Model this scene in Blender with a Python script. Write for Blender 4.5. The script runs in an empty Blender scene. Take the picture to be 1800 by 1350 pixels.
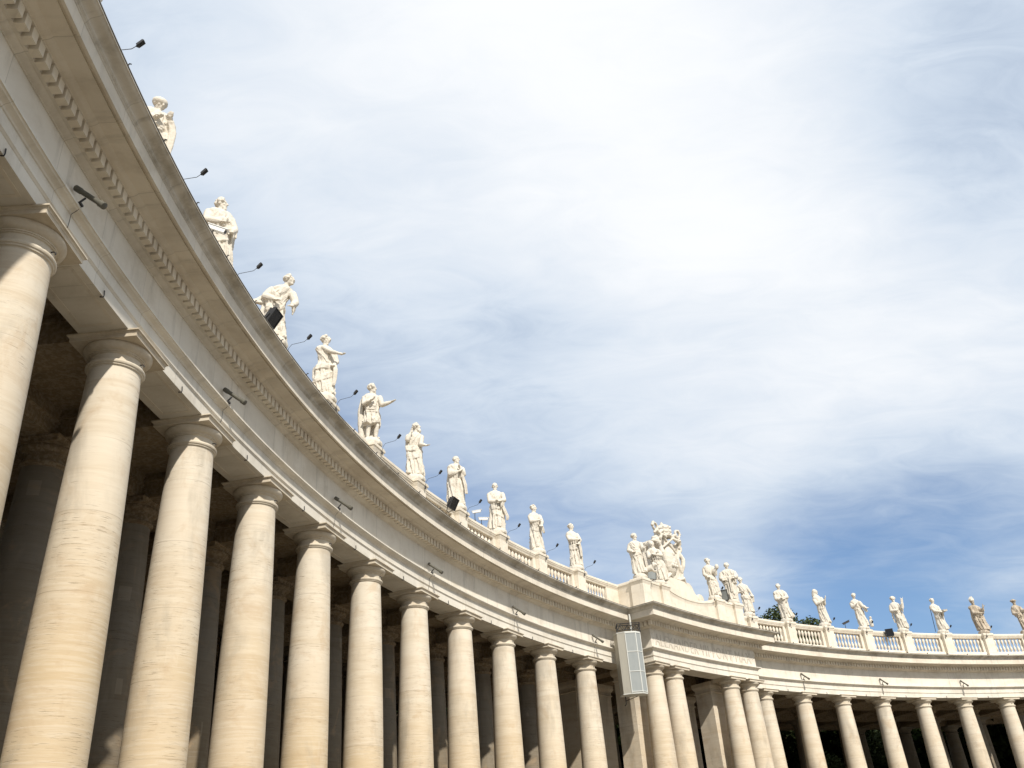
import bpy, bmesh, math, random
from mathutils import Vector, Matrix, noise
S = bpy.context.scene
COL = S.collection
pi = math.pi; cos = math.cos; sin = math.sin; rad = math.radians

# ------------------------------------------------------------------ camera
CZ = 1.6                                   # eye height
F_PX, PITCH, ROLL = 1575.85, 0.519865, -0.0735270
cd = bpy.data.cameras.new('camera'); cam = bpy.data.objects.new('camera', cd); COL.objects.link(cam)
cd.sensor_width = 36.0; cd.lens = F_PX / 1800 * 36.0; cd.clip_start = 0.1; cd.clip_end = 4000
fw = Vector((0, cos(PITCH), sin(PITCH))); uv_ = Vector((0, -sin(PITCH), cos(PITCH))); xr = Vector((1, 0, 0))
rt = xr * cos(ROLL) + uv_ * sin(ROLL); up = -xr * sin(ROLL) + uv_ * cos(ROLL)
cam.matrix_world = Matrix(((rt.x, up.x, -fw.x, 0), (rt.y, up.y, -fw.y, 0), (rt.z, up.z, -fw.z, CZ), (0, 0, 0, 1)))
S.camera = cam
S.render.resolution_x = 1024; S.render.resolution_y = 768
S.view_settings.view_transform = 'Standard'; S.view_settings.look = 'None'
S.view_settings.gamma = 1.0; S.view_settings.exposure = 0.20
S.cycles.max_bounces = 8; S.cycles.diffuse_bounces = 5

# ------------------------------------------------------------------ sun + sky
SUN_AZ, SUN_EL = rad(156), rad(40.5)         # azimuth clockwise from +Y
sl = bpy.data.lights.new('sun', 'SUN'); sun = bpy.data.objects.new('sun', sl); COL.objects.link(sun)
sl.energy = 4.7; sl.angle = rad(1.0); sl.color = (1.0, 0.94, 0.85)
sdir = Vector((sin(SUN_AZ) * cos(SUN_EL), cos(SUN_AZ) * cos(SUN_EL), sin(SUN_EL)))
sun.rotation_euler = sdir.to_track_quat('Z', 'Y').to_euler()

W = bpy.data.worlds.new('World'); S.world = W; W.use_nodes = True
nt = W.node_tree; nt.nodes.clear()
class NB:
    """tiny node-graph helper"""
    def __init__(s, nt): s.t = nt
    def n(s, typ, ins=None, **kw):
        nd = s.t.nodes.new(typ)
        for k, v in kw.items(): setattr(nd, k, v)
        for k, v in (ins or {}).items():
            if hasattr(v, 'node') or isinstance(v, bpy.types.NodeSocket): s.t.links.new(v, nd.inputs[k])
            else: nd.inputs[k].default_value = v
        return nd
    def m(s, op, a, b=0.0, c=0.0, clamp=False):
        nd = s.n('ShaderNodeMath', {0: a, 1: b, 2: c}, operation=op); nd.use_clamp = clamp; return nd.outputs[0]
    def vm(s, op, a, b=(0, 0, 0)):
        nd = s.n('ShaderNodeVectorMath', {0: a, 1: b}, operation=op)
        return nd.outputs['Value'] if op in ('DOT_PRODUCT', 'LENGTH') else nd.outputs[0]
    def mix(s, f, a, b, mode='MIX'):
        nd = s.n('ShaderNodeMix', None, data_type='RGBA', blend_type=mode)
        for i, v in ((0, f), (6, a), (7, b)):
            if isinstance(v, bpy.types.NodeSocket): s.t.links.new(v, nd.inputs[i])
            else: nd.inputs[i].default_value = v if i == 0 else (tuple(v) + (1,))[:4]
        return nd.outputs[2]
    def ss(s, x, a, b, lo=0.0, hi=1.0):
        nd = s.n('ShaderNodeMapRange', {0: x, 1: a, 2: b, 3: lo, 4: hi}, interpolation_type='SMOOTHSTEP'); return nd.outputs[0]
    def noise(s, v, scale, detail=4, rough=.55, dist=0.0):
        nd = s.n('ShaderNodeTexNoise', {'Vector': v, 'Scale': scale, 'Detail': detail, 'Roughness': rough, 'Distortion': dist}); return nd.outputs[0]
g = NB(nt)
d = g.n('ShaderNodeTexCoord').outputs['Generated']
sky = g.n('ShaderNodeTexSky', None, sky_type='NISHITA', sun_disc=False, sun_elevation=SUN_EL, sun_rotation=SUN_AZ,
          air_density=1.0, dust_density=1.5, ozone_density=1.5)
sep = g.n('ShaderNodeSeparateXYZ', {0: d})
den = g.m('ADD', g.m('MAXIMUM', sep.outputs[2], 0.0), .22)
cu = g.n('ShaderNodeCombineXYZ', {0: g.m('DIVIDE', sep.outputs[0], den), 1: g.m('DIVIDE', sep.outputs[1], den), 2: 0.0}).outputs[0]
rot = g.n('ShaderNodeMapping', {'Vector': cu, 'Rotation': (0, 0, rad(-25)), 'Scale': (1.0, 2.0, 1.0)}).outputs[0]
n1 = g.noise(rot, 0.9, 6, .55, .6)
n2 = g.noise(rot, 1.9, 6, .52, .8)
def blob(c, a0, a1):
    v = Vector(c).normalized()
    return g.ss(g.vm('DOT_PRODUCT', d, tuple(v)), cos(rad(a0)), cos(rad(a1)))
n3 = g.noise(rot, 6.5, 6, .62, 1.4)
fb = g.m('MULTIPLY_ADD', n3, .24, g.m('MULTIPLY_ADD', n2, .32, g.m('MULTIPLY', n1, .64)))            # 0..1.2, mean .6
# clear patch low on the right, thinner zones low on the left, thick white cloud overhead
cov = fb
for c_, a0, a1, k in (((.42, .875, .235), 13, 0, -.46), ((.34, .90, .235), 12, 1, -.14), ((.10, .945, .30), 22, 4, -.12), ((-.10, .91, .42), 26, 6, -.20), ((-.42, .80, .62), 30, 8, -.12),
                      ((.60, .55, .60), 30, 8, -.10), ((.04, .70, .711), 27, 6, .34), ((.30, .84, .46), 17, 5, .16), ((.50, .78, .42), 16, 5, .14), ((.55, .83, .12), 13, 5, .22)):
    cov = g.m('ADD', cov, g.m('MULTIPLY', blob(c_, a0, a1), k))
thin = g.ss(cov, .02, .62)
thick = g.ss(cov, .40, 1.02)
cloud = g.mix(thick, (5.5, 6.35, 7.45), (8.6, 8.75, 8.95))
skyc = g.mix(1.0, sky.outputs[0], (1.0, 1.12, 1.25), 'MULTIPLY')
out = g.mix(thin, skyc, cloud)
bg = g.n('ShaderNodeBackground', {'Color': out, 'Strength': 0.10})
g.n('ShaderNodeOutputWorld', {'Surface': bg.outputs[0]})

# ------------------------------------------------------------------ materials
def mat(name, build, rough=.8, bump=None, spec=.25):
    m = bpy.data.materials.new(name); m.use_nodes = True
    t = m.node_tree; t.nodes.clear(); b = NB(t)
    pos = b.n('ShaderNodeNewGeometry').outputs['Position']
    c = build(b, pos)
    p = b.n('ShaderNodeBsdfPrincipled', {'Roughness': rough, 'Specular IOR Level': spec})
    if isinstance(c, tuple) and not isinstance(c, bpy.types.NodeSocket):
        if len(c) == 2 and isinstance(c[0], bpy.types.NodeSocket):
            t.links.new(c[0], p.inputs['Base Color'])
            bp = b.n('ShaderNodeBump', {'Height': c[1], 'Strength': bump or .3, 'Distance': .02})
            t.links.new(bp.outputs[0], p.inputs['Normal'])
        else: p.inputs['Base Color'].default_value = tuple(c[:3]) + (1,)
    else: t.links.new(c, p.inputs['Base Color'])
    b.n('ShaderNodeOutputMaterial', {'Surface': p.outputs[0]})
    return m
def scl(b, v, s): return b.vm('MULTIPLY', v, s)
def col_travertine(b, pos, warm=1.0, k=1.0):
    rnd = b.n('ShaderNodeObjectInfo').outputs['Random']
    off = b.n('ShaderNodeCombineXYZ', {0: b.m('MULTIPLY', rnd, 37.0), 1: b.m('MULTIPLY', rnd, 91.0), 2: b.m('MULTIPLY', rnd, 53.0)}).outputs[0]
    q = b.vm('ADD', pos, off)
    z = b.n('ShaderNodeSeparateXYZ', {0: pos}).outputs[2]
    band = b.noise(scl(b, q, (.35, .35, 3.2)), 1.0, 5, .6, .7)
    fine = b.noise(scl(b, q, (1.2, 1.2, 17.0)), 1.0, 5, .62, .5)
    patch = b.noise(scl(b, q, (.5, .5, .55)), 1.0, 4, .55, .4)
    drum = b.n('ShaderNodeTexWhiteNoise', {'W': b.m('FLOOR', b.m('DIVIDE', b.m('ADD', z, b.m('MULTIPLY', rnd, 5.0)), 1.63))}, noise_dimensions='1D').outputs[0]
    # warm golden travertine low on the shafts, paler, rain-washed stone higher up
    zz = b.ss(b.m('MULTIPLY_ADD', patch, 5.0, z), 5.2, 15.0)
    c = b.mix(zz, (.50, .38, .225), (.60, .54, .44))
    c = b.mix(b.m('MULTIPLY', b.ss(band, .36, .70), .38), c, (.42, .31, .185))
    c = b.mix(b.m('MULTIPLY', b.ss(fine, .44, .66), .30), c, (.66, .59, .47))
    c = b.mix(b.m('MULTIPLY', b.ss(drum, .55, .95), .22), c, (.62, .55, .45))
    pit = b.noise(scl(b, q, (3.0, 3.0, 42.0)), 1.0, 3, .6)
    pitm = b.m('MULTIPLY', b.ss(pit, .58, .70), b.ss(patch, .42, .58))
    c = b.mix(b.m('MULTIPLY', pitm, .50), c, (.22, .155, .09))
    zj = b.m('FRACT', b.m('DIVIDE', b.m('ADD', z, b.m('MULTIPLY', rnd, 5.0)), 1.63))
    joint = b.m('LESS_THAN', zj, .010)
    c = b.mix(b.m('MULTIPLY', joint, b.ss(patch, .38, .6, .05, .45)), c, (.24, .18, .12))
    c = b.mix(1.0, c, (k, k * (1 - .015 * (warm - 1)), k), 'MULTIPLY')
    blot = b.noise(scl(b, q, (1.1, 1.1, .9)), 1.0, 6, .66, .8)
    c = b.mix(b.m('MULTIPLY', b.ss(blot, .52, .70), .40), c, (.42, .30, .18))
    grey = b.noise(scl(b, q, (.9, .9, .28)), 1.0, 6, .62, .3)
    c = b.mix(b.m('MULTIPLY', b.ss(grey, .50, .70), .50), c, (.30, .265, .21))
    sq_ = b.n('ShaderNodeTexVoronoi', {'Vector': scl(b, q, (.9, .9, .62)), 'Scale': 1.0}, distance='CHEBYCHEV')
    c = b.mix(b.m('MULTIPLY', b.m('LESS_THAN', sq_.outputs['Distance'], .13), .12), c, (.66, .585, .46))
    h = b.m('SUBTRACT', b.m('MULTIPLY', fine, .5), b.m('MULTIPLY', pitm, 1.2))
    return (c, h)
def ent_stone(b, pos, base=(.56, .52, .445), stain=(.30, .255, .185), amt=.5, joints=True):
    uv = b.n('ShaderNodeUVMap').outputs[0]
    n_ = b.noise(scl(b, pos, (.8, .8, 1.4)), 1.0, 6, .62, .4)
    streak = b.noise(scl(b, uv, (3.2, .35, 1)), 1.0, 6, .65, .3)
    fine = b.noise(pos, 9.0, 5, .65)
    c = b.mix(b.m('MULTIPLY', b.ss(n_, .40, .68), amt), base, stain)
    c = b.mix(b.m('MULTIPLY', b.ss(streak, .50, .72), amt * .75), c, (.25, .225, .18))
    c = b.mix(b.m('MULTIPLY', b.ss(fine, .42, .62), .16), c, (.70, .66, .58))
    if joints:
        u = b.n('ShaderNodeSeparateXYZ', {0: uv}).outputs[0]
        blk = b.n('ShaderNodeTexWhiteNoise', {'W': b.m('FLOOR', b.m('DIVIDE', u, 2.032))}, noise_dimensions='1D').outputs[0]
        c = b.mix(b.m('MULTIPLY', b.ss(blk, .3, 1.0), .16), c, (.45, .43, .39))
        c = b.mix(b.m('MULTIPLY', b.m('LESS_THAN', b.m('FRACT', b.m('DIVIDE', u, 2.032)), .0075), .40), c, (.25, .22, .17))
    return (c, b.m('ADD', fine, n_))
def statue_stone(b, pos, base=(.58, .535, .455), dirt=(.25, .20, .135), lo=.58):
    n_ = b.noise(scl(b, pos, (2.0, 2.0, 1.1)), 1.0, 6, .65, .5)
    f_ = b.noise(pos, 16.0, 4, .6)
    c = b.mix(b.ss(n_, lo, lo + .16, 0, .55), base, dirt)
    c = b.mix(b.ss(f_, .5, .7, 0, .18), c, (.42, .37, .29))
    return (c, f_)
M = {}
M['column'] = mat('column travertine', lambda b, p: col_travertine(b, p), .85, .35)
M['inner'] = mat('shade darkened inner travertine', lambda b, p: col_travertine(b, p, 1.0, .36), .9, .35)  # column travertine darkened throughout to carry the portico's deep shade
M['capital'] = mat('capital travertine', lambda b, p: ent_stone(b, p, (.56, .495, .39), (.33, .26, .175), .55, False), .85, .25)
M['architrave'] = mat('architrave stone', lambda b, p: ent_stone(b, p, (.66, .615, .53), (.38, .33, .25), .38), .85, .25)
M['frieze'] = mat('frieze stone', lambda b, p: ent_stone(b, p, (.67, .62, .53), (.50, .44, .345), .50), .85, .2)
M['cornice'] = mat('cornice stone', lambda b, p: ent_stone(b, p, (.66, .60, .50), (.40, .34, .26), .45), .88, .3)
M['dentil'] = mat('dentil stone', lambda b, p: ent_stone(b, p, (.70, .635, .52), (.48, .40, .295), .45, False), .85, .25)
M['gutter'] = mat('rain stained cornice crown', lambda b, p: ent_stone(b, p, (.57, .53, .455), (.26, .23, .175), .80), .9, .3)
M['parapet'] = mat('parapet stone', lambda b, p: ent_stone(b, p, (.66, .60, .50), (.42, .35, .26), .40, False), .85, .25)
M['soffit'] = mat('shade darkened portico stone', lambda b, p: ent_stone(b, p, (.22, .165, .10), (.11, .08, .05), .55, False), .92, .3)  # ceiling, beams and inner capitals: the portico's shade is put into the colour
M['statue'] = mat('carved travertine', lambda b, p: statue_stone(b, p), .8, .2)
M['statue_dirty'] = mat('weathered carved travertine', lambda b, p: statue_stone(b, p, (.48, .41, .32), (.19, .145, .095), .44), .85, .25)
M['letter'] = mat('letter stone with painted cut shade', lambda b, p: (.52, .475, .40), .9)  # letters stand proud; the darker tone paints the shading of cut letters
M['metal'] = mat('dark lamp metal', lambda b, p: b.mix(b.noise(p, 9.0), (.025, .025, .027), (.05, .05, .05)), .45)
M['flashing'] = mat('dark lead flashing', lambda b, p: b.mix(b.noise(p, 4.0, 5), (.10, .085, .065), (.20, .175, .14)), .7)
M['glass'] = mat('black floodlight glass', lambda b, p: b.mix(b.noise(p, 3.0), (.006, .006, .007), (.012, .012, .014)), .25, None, .4)
M['bronze'] = mat('aged bronze tube', lambda b, p: b.mix(b.noise(p, 12.0), (.055, .055, .045), (.16, .15, .12)), .5)
M['camwhite'] = mat('white camera paint', lambda b, p: b.mix(b.noise(p, 6.0), (.66, .67, .66), (.74, .74, .72)), .4)
M['boxpanel'] = mat('grey speaker mesh', lambda b, p: b.mix(b.noise(scl(b, p, (1, 1, .4)), 4.0), (.22, .24, .24), (.30, .315, .305)), .6)
M['boxframe'] = mat('off white metal frame', lambda b, p: b.mix(b.noise(p, 5.0), (.50, .51, .48), (.62, .62, .58)), .5)
M['boxside'] = mat('pale grey sheet metal', lambda b, p: b.mix(b.noise(scl(b, p, (2, 2, .6)), 2.0, 5), (.34, .33, .285), (.44, .42, .36)), .55)
M['ground'] = mat('cobble paving', lambda b, p: (lambda v: (b.mix(b.ss(v.outputs['Distance'], .25, .62), b.mix(b.noise(p, 3.0), (.30, .26, .20), (.42, .365, .28)), (.09, .08, .065)), b.m('SUBTRACT', 1.0, v.outputs['Distance'])))(b.n('ShaderNodeTexVoronoi', {'Vector': p, 'Scale': 8.0})), .85, .4)
M['leaf'] = mat('shade darkened evergreen leaves', lambda b, p: b.mix(b.noise(p, 1.4, 5), (.004, .007, .003), (.022, .030, .010)), 1.0, None, 0.0)  # leaf colour blackened to paint the shade behind the columns
M['leaf_top'] = mat('sunlit tree leaves', lambda b, p: b.mix(b.noise(p, 1.2, 5), (.025, .038, .012), (.075, .095, .03)), .8)  # lit counterpart of the leaf colour, made paler for the sunlit treetops
M['bark'] = mat('tree bark', lambda b, p: b.mix(b.noise(scl(b, p, (6, 6, 1.5)), 1.0, 5), (.05, .035, .022), (.11, .08, .05)), .9)
M['ochre'] = mat('ochre plaster', lambda b, p: b.mix(b.noise(p, .5, 6), (.30, .20, .115), (.36, .26, .16)), .9)
M['shutter'] = mat('dark shutter paint', lambda b, p: b.mix(b.noise(p, 3.0), (.05, .045, .035), (.08, .07, .05)), .7)

# ------------------------------------------------------------------ mesh helpers
class MB:
    def __init__(s): s.v = []; s.f = []; s.u = {}
    def add(s, vs, fs, uvs=None):
        o = len(s.v); s.v += [tuple(v) for v in vs]
        for f in fs:
            if uvs is not None: s.u[len(s.f)] = [uvs[i] for i in f]
            s.f.append([i + o for i in f])
    def box(s, c, h, mx=None):
        mx = mx or Matrix.Identity(4); vs = []
        for x in (-1, 1):
            for y in (-1, 1):
                for z in (-1, 1): vs.append(mx @ Vector((c[0] + x * h[0], c[1] + y * h[1], c[2] + z * h[2])))
        s.add(vs, [(0, 1, 3, 2), (4, 6, 7, 5), (0, 4, 5, 1), (2, 3, 7, 6), (0, 2, 6, 4), (1, 5, 7, 3)])
    def lathe(s, prof, n=32, c=(0, 0), mx=None, cap=True):
        vs = []; fs = []; k = len(prof)
        for i in range(n):
            a = 2 * pi * i / n
            for r, z in prof:
                v = Vector((c[0] + r * cos(a), c[1] + r * sin(a), z)); vs.append(mx @ v if mx else v)
        for i in range(n):
            j = (i + 1) % n
            for q in range(k - 1): fs.append((i * k + q, j * k + q, j * k + q + 1, i * k + q + 1))
        if cap:
            fs.append([i * k for i in range(n)][::-1]); fs.append([i * k + k - 1 for i in range(n)])
        s.add(vs, fs)
    def tube(s, pts, rs, n=8, cap=True):
        pts = [Vector(p) for p in pts]
        if not isinstance(rs, (list, tuple)): rs = [rs] * len(pts)
        vs = []; fs = []; N = None
        for i, p in enumerate(pts):
            t = (pts[min(i + 1, len(pts) - 1)] - pts[max(i - 1, 0)]).normalized()
            if N is None: N = t.orthogonal().normalized()
            N = (N - t * N.dot(t)); N = N.normalized() if N.length > 1e-6 else t.orthogonal().normalized()
            B = t.cross(N)
            for j in range(n):
                a = 2 * pi * j / n; vs.append(p + (N * cos(a) + B * sin(a)) * rs[i])
        for i in range(len(pts) - 1):
            for j in range(n):
                k = (j + 1) % n; fs.append((i * n + j, i * n + k, (i + 1) * n + k, (i + 1) * n + j))
        if cap: fs.append(list(range(n))[::-1]); fs.append([(len(pts) - 1) * n + j for j in range(n)])
        s.add(vs, fs)
    def ball(s, c, r, mx=None, n=14, m=9):
        if not isinstance(r, (list, tuple)): r = (r, r, r)
        vs = []; fs = []; c = Vector(c); mx = mx or Matrix.Identity(3)
        vs.append(c + mx @ Vector((0, 0, -r[2])))
        for i in range(1, m):
            a = -pi / 2 + pi * i / m
            for j in range(n):
                b = 2 * pi * j / n; vs.append(c + mx @ Vector((r[0] * cos(a) * cos(b), r[1] * cos(a) * sin(b), r[2] * sin(a))))
        vs.append(c + mx @ Vector((0, 0, r[2])))
        for j in range(n):
            k = (j + 1) % n; fs.append((0, 1 + k, 1 + j)); t = 1 + (m - 2) * n; fs.append((t + j, t + k, len(vs) - 1))
        for i in range(m - 2):
            for j in range(n):
                k = (j + 1) % n; o = 1 + i * n; fs.append((o + j, o + k, o + n + k, o + n + j))
        s.add(vs, fs)
    def prism(s, outline, y0, y1, mx=None):
        """outline in XZ extruded along Y"""
        n = len(outline); vs = [Vector((x, y, z)) for y in (y0, y1) for x, z in outline]
        if mx: vs = [mx @ v for v in vs]
        s.add(vs, [list(range(n)), list(range(n, 2 * n))[::-1]] + [(i, i + n, (i + 1) % n + n, (i + 1) % n) for i in range(n)])
    def mesh(s, name, smooth=35):
        me = bpy.data.meshes.new(name); me.from_pydata(s.v, [], s.f)
        uvl = me.uv_layers.new(name='UVMap'); 
        for p in me.polygons:
            uu = s.u.get(p.index)
            for k, li in enumerate(p.loop_indices):
                if uu: uvl.data[li].uv = uu[k]
                else:
                    co = me.vertices[me.loops[li].vertex_index].co; uvl.data[li].uv = (co.x + co.y, co.z)
        me.validate(); me.update()
        bm = bmesh.new(); bm.from_mesh(me); bmesh.ops.recalc_face_normals(bm, faces=bm.faces); bm.to_mesh(me); bm.free()
        if smooth:
            me.polygons.foreach_set('use_smooth', [True] * len(me.polygons)); me.set_sharp_from_angle(angle=rad(smooth))
        return me
    def obj(s, name, m, parent=None, smooth=35):
        o = bpy.data.objects.new(name, s.mesh(name, smooth)); COL.objects.link(o)
        o.data.materials.append(m)
        if parent: o.parent = parent
        return o
def tag(o, label=None, cat=None, group=None, kind=None):
    for k, v in (('label', label), ('category', cat), ('group', group), ('kind', kind)):
        if v: o[k] = v
    return o
def empty(name, loc=(0, 0, 0), rz=0.0):
    e = bpy.data.objects.new(name, None); COL.objects.link(e); e.location = loc; e.rotation_euler = (0, 0, rz); e.empty_display_size = .3
    return e
def link_copy(src, name, parent, loc=None, rz=None):
    c = src.copy(); c.name = name; COL.objects.link(c); c.parent = parent
    if loc is not None: c.location = loc
    if rz is not None: c.rotation_euler = (0, 0, rz)
    return c

# ------------------------------------------------------------------ plan of the colonnade
R, CX, CY = 63.8946, 55.1058, 14.1532
TH0, DTH, TH1 = 3.16414, 0.0636011, 2.23811     # first left column, spacing, first right column
PAV = [2.45825, 2.42411, 2.32797, 2.29636]; PJ = 1.69
def pt(th, off, z=0.0): return Vector((CX + (R - off) * cos(th), CY + (R - off) * sin(th), z))
def inw(th): return Vector((-cos(th), -sin(th), 0))
def face_rz(th): return math.atan2(-sin(th), -cos(th)) + pi / 2      # local -Y faces the square
TA, TB = 3.62, 1.62                              # ends of what is built
LEFT = range(-6, 11); RIGHT = range(0, 8)
def path_points(ta, tb, step=.006, pavilion=True):
    P = []
    def arc(a, b, r):
        n = max(2, int(abs(a - b) / step) + 1)
        for i in range(n + 1):
            t = a + (b - a) * i / n; P.append((pt(t, r), inw(t)))
    tang = lambda t: Vector((-sin(t), cos(t), 0))
    if not pavilion: arc(ta, tb, 0); return P
    a, b = PAV[0], PAV[3]
    arc(ta, a + .036, 0)
    P.append((pt(a, 0), inw(a) + tang(a))); P.append((pt(a, PJ), inw(a) + tang(a)))
    arc(a - .004, b + .004, PJ)
    P.append((pt(b, PJ), inw(b) - tang(b))); P.append((pt(b, 0), inw(b) - tang(b)))
    arc(b - .036, tb, 0)
    return P
def sweep(mb, path, prof, sub=1):
    n = len(prof); vs = []; uvs = []; s = 0; last = None
    sl_ = [0.0]
    for i in range(1, n): sl_.append(sl_[-1] + math.hypot(prof[i][0] - prof[i - 1][0], prof[i][1] - prof[i - 1][1]))
    for p, nn in path:
        q = p + nn * .55
        if last is not None: s += (q - last).length
        last = q
        for k, (o, z) in enumerate(prof):
            v = p + nn * o; vs.append((v.x, v.y, z)); uvs.append((s, sl_[k]))
    fs = [(i * n + k, (i + 1) * n + k, (i + 1) * n + k + 1, i * n + k + 1) for i in range(len(path) - 1) for k in range(n - 1)]
    mb.add(vs, fs, uvs)
def arc_sheet(mb, ta, tb, o0, o1, z, step=.02, z2=None):
    path = [(pt(ta + (tb - ta) * i / 60, 0), inw(ta + (tb - ta) * i / 60)) for i in range(61)]
    sweep(mb, path, [(o0, z), (o1, z if z2 is None else z2)])

# ------------------------------------------------------------------ ground
gm = MB(); gm.add([(-700, -700, 0), (700, -700, 0), (700, 700, 0), (-700, 700, 0)], [(0, 1, 2, 3)])
tag(gm.obj('ground', M['ground'], None, 0), kind='structure')

# ------------------------------------------------------------------ colonnade
colonnade = empty('colonnade', pt(2.377, 0))
colonnade.location = (0, 0, 0)
tag(colonnade, 'curved cream travertine colonnade with Doric columns, balustrade and projecting inscribed pavilion', 'colonnade')
PATH = path_points(TA, TB)
def arr(prof, name, m):
    mb = MB(); sweep(mb, PATH, prof); return mb.obj(name, m, colonnade, 28)
# architrave: two fasciae, small cyma between them, crowning moulding
arr([(-.55, 13.3), (-.55, 12.82), (.556, 12.82), (.556, 13.12), (.568, 13.125), (.585, 13.155), (.60, 13.165), (.60, 13.19), (.578, 13.192),
     (.578, 13.47), (.60, 13.475), (.615, 13.505), (.66, 13.535), (.72, 13.55), (.735, 13.575), (.765, 13.58), (.765, 13.632), (.532, 13.66)],
    'architrave', M['architrave'])
arr([(.532, 13.66), (.532, 14.722)], 'frieze', M['frieze'])
arr([(.532, 14.722), (.556, 14.722), (.560, 14.742), (.585, 14.75), (.635, 14.762), (.675, 14.785), (.69, 14.80), (.76, 14.803), (.76, 15.067), (.958, 15.069), (.965, 15.085),
     (1.0, 15.09), (1.04, 15.10), (1.09, 15.125), (1.12, 15.16), (1.14, 15.165), (1.46, 15.165), (1.465, 15.20), (1.525, 15.20), (1.53, 15.146),
     (1.588, 15.146), (1.588, 15.50)], 'cornice', M['cornice'])
arr([(1.588, 15.50), (1.60, 15.502), (1.615, 15.53), (1.632, 15.535), (1.632, 15.56), (1.645, 15.565), (1.655, 15.60), (1.69, 15.635), (1.745, 15.655), (1.80, 15.67), (1.845, 15.69),
     (1.865, 15.715), (1.89, 15.72), (1.89, 15.757), (1.86, 15.765), (.40, 15.80), (-.55, 15.80)], 'cornice_crown', M['gutter'])
arr([(1.80, 15.772), (1.893, 15.760), (1.904, 15.764), (1.904, 15.782), (1.80, 15.79)], 'flashing', M['flashing'])
# dentils: walk each run of the path at the dentil line
dm = MB()
def dentil(p, n, wid):
    t = Vector((-n.y, n.x, 0)); mx = Matrix((( t.x, n.x, 0, p.x), (t.y, n.y, 0, p.y), (0, 0, 1, 0), (0, 0, 0, 1)))
    dm.box((0, .852, 14.934), (wid / 2, .094, .130), mx)
pitch = DTH * R / 15
def arc_dentils(a, b, base, ext_a, ext_b):
    r = R - base - .87
    a2 = a + ext_a / r; b2 = b - ext_b / r; n = round((a2 - b2) * r / pitch)
    for i in range(n + 1):
        t = a2 + (b2 - a2) * i / n; dentil(pt(t, base), inw(t), pitch * .66)
arc_dentils(3.40, PAV[0], 0, 0, -1.02)
arc_dentils(PAV[0], PAV[3], PJ, .895, .895)
arc_dentils(PAV[3], TB, 0, -1.02, 0)
for t, sg in ((PAV[0], 1), (PAV[3], -1)):
    n = Vector((-sin(t), cos(t), 0)) * sg
    for i in range(1, 7):
        dentil(pt(t, PJ + .80 - i * pitch), n, pitch * .66)
dm.obj('dentil_course', M['dentil'], colonnade, 0)
# inscription on the pavilion frieze
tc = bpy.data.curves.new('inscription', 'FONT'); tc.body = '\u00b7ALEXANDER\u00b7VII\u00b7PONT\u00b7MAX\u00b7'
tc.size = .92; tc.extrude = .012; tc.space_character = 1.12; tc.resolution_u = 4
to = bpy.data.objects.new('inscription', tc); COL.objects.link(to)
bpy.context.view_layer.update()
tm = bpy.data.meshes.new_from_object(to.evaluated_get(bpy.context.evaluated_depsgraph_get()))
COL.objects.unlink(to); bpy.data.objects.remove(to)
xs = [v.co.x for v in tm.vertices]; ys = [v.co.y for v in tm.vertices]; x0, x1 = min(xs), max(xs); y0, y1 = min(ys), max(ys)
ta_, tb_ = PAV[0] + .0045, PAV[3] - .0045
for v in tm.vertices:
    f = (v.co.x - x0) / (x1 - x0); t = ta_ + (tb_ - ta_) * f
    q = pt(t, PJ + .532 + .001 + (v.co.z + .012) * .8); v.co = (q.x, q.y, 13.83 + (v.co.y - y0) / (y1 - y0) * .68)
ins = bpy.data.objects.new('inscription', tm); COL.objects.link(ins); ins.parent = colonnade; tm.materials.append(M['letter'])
ins['label'] = 'carved Latin capitals across the pavilion frieze'

# columns -------------------------------------------------------------
def shaft_r(z): return .705 if z < 4.0 else .705 - .165 * ((z - 4.0) / 8.2) ** 1.7
shaft = [(.95, .0), (.95, .32)]
sh = MB()
sh.box((0, 0, .16), (.98, .98, .16))
sh.lathe([(.90, .32), (.95, .36), (.97, .44), (.95, .52), (.88, .56), (.80, .58), (.78, .64), (.725, .72)] + [(shaft_r(z), z) for z in [.9 + i * .5 for i in range(23)]] + [(.541, 12.10)], 48)
cp = MB()
cp.lathe([(.541, 12.10), (.549, 12.125), (.575, 12.135), (.583, 12.15), (.583, 12.165), (.606, 12.175), (.62, 12.20), (.62, 12.225), (.606, 12.25), (.56, 12.258), (.545, 12.275), (.543, 12.42), (.552, 12.425),
          (.575, 12.43), (.575, 12.452), (.60, 12.455), (.60, 12.48), (.62, 12.485), (.67, 12.52), (.71, 12.57), (.725, 12.615), (.72, 12.645), (.70, 12.66)], 48)
def sq(mb, prof):
    vs = []; 
    for h, z in prof: vs += [(-h, -h, z), (h, -h, z), (h, h, z), (-h, h, z)]
    fs = [(3, 2, 1, 0), tuple(range(len(vs) - 4, len(vs)))]
    for i in range(len(prof) - 1):
        for k in range(4): fs.append((i * 4 + k, i * 4 + (k + 1) % 4, i * 4 + 4 + (k + 1) % 4, i * 4 + 4 + k))
    mb.add(vs, fs)
ab = MB(); sq(ab, [(.745, 12.655), (.745, 12.735), (.752, 12.737), (.765, 12.765), (.79, 12.782), (.80, 12.785), (.80, 12.818)])
hk = MB(); hk.tube([(0, -.53, 12.36), (0, -.60, 12.365), (0.01, -.63, 12.34), (0.01, -.63, 12.31)], .014, 6)
me_shaft = sh.mesh('column', 40); me_cap = cp.mesh('capital', 32); me_ab = ab.mesh('abacus', 20); me_hk = hk.mesh('hook', 40)
me_shaft.materials.append(M['column']); me_cap.materials.append(M['capital']); me_ab.materials.append(M['capital']); me_hk.materials.append(M['metal'])
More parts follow.
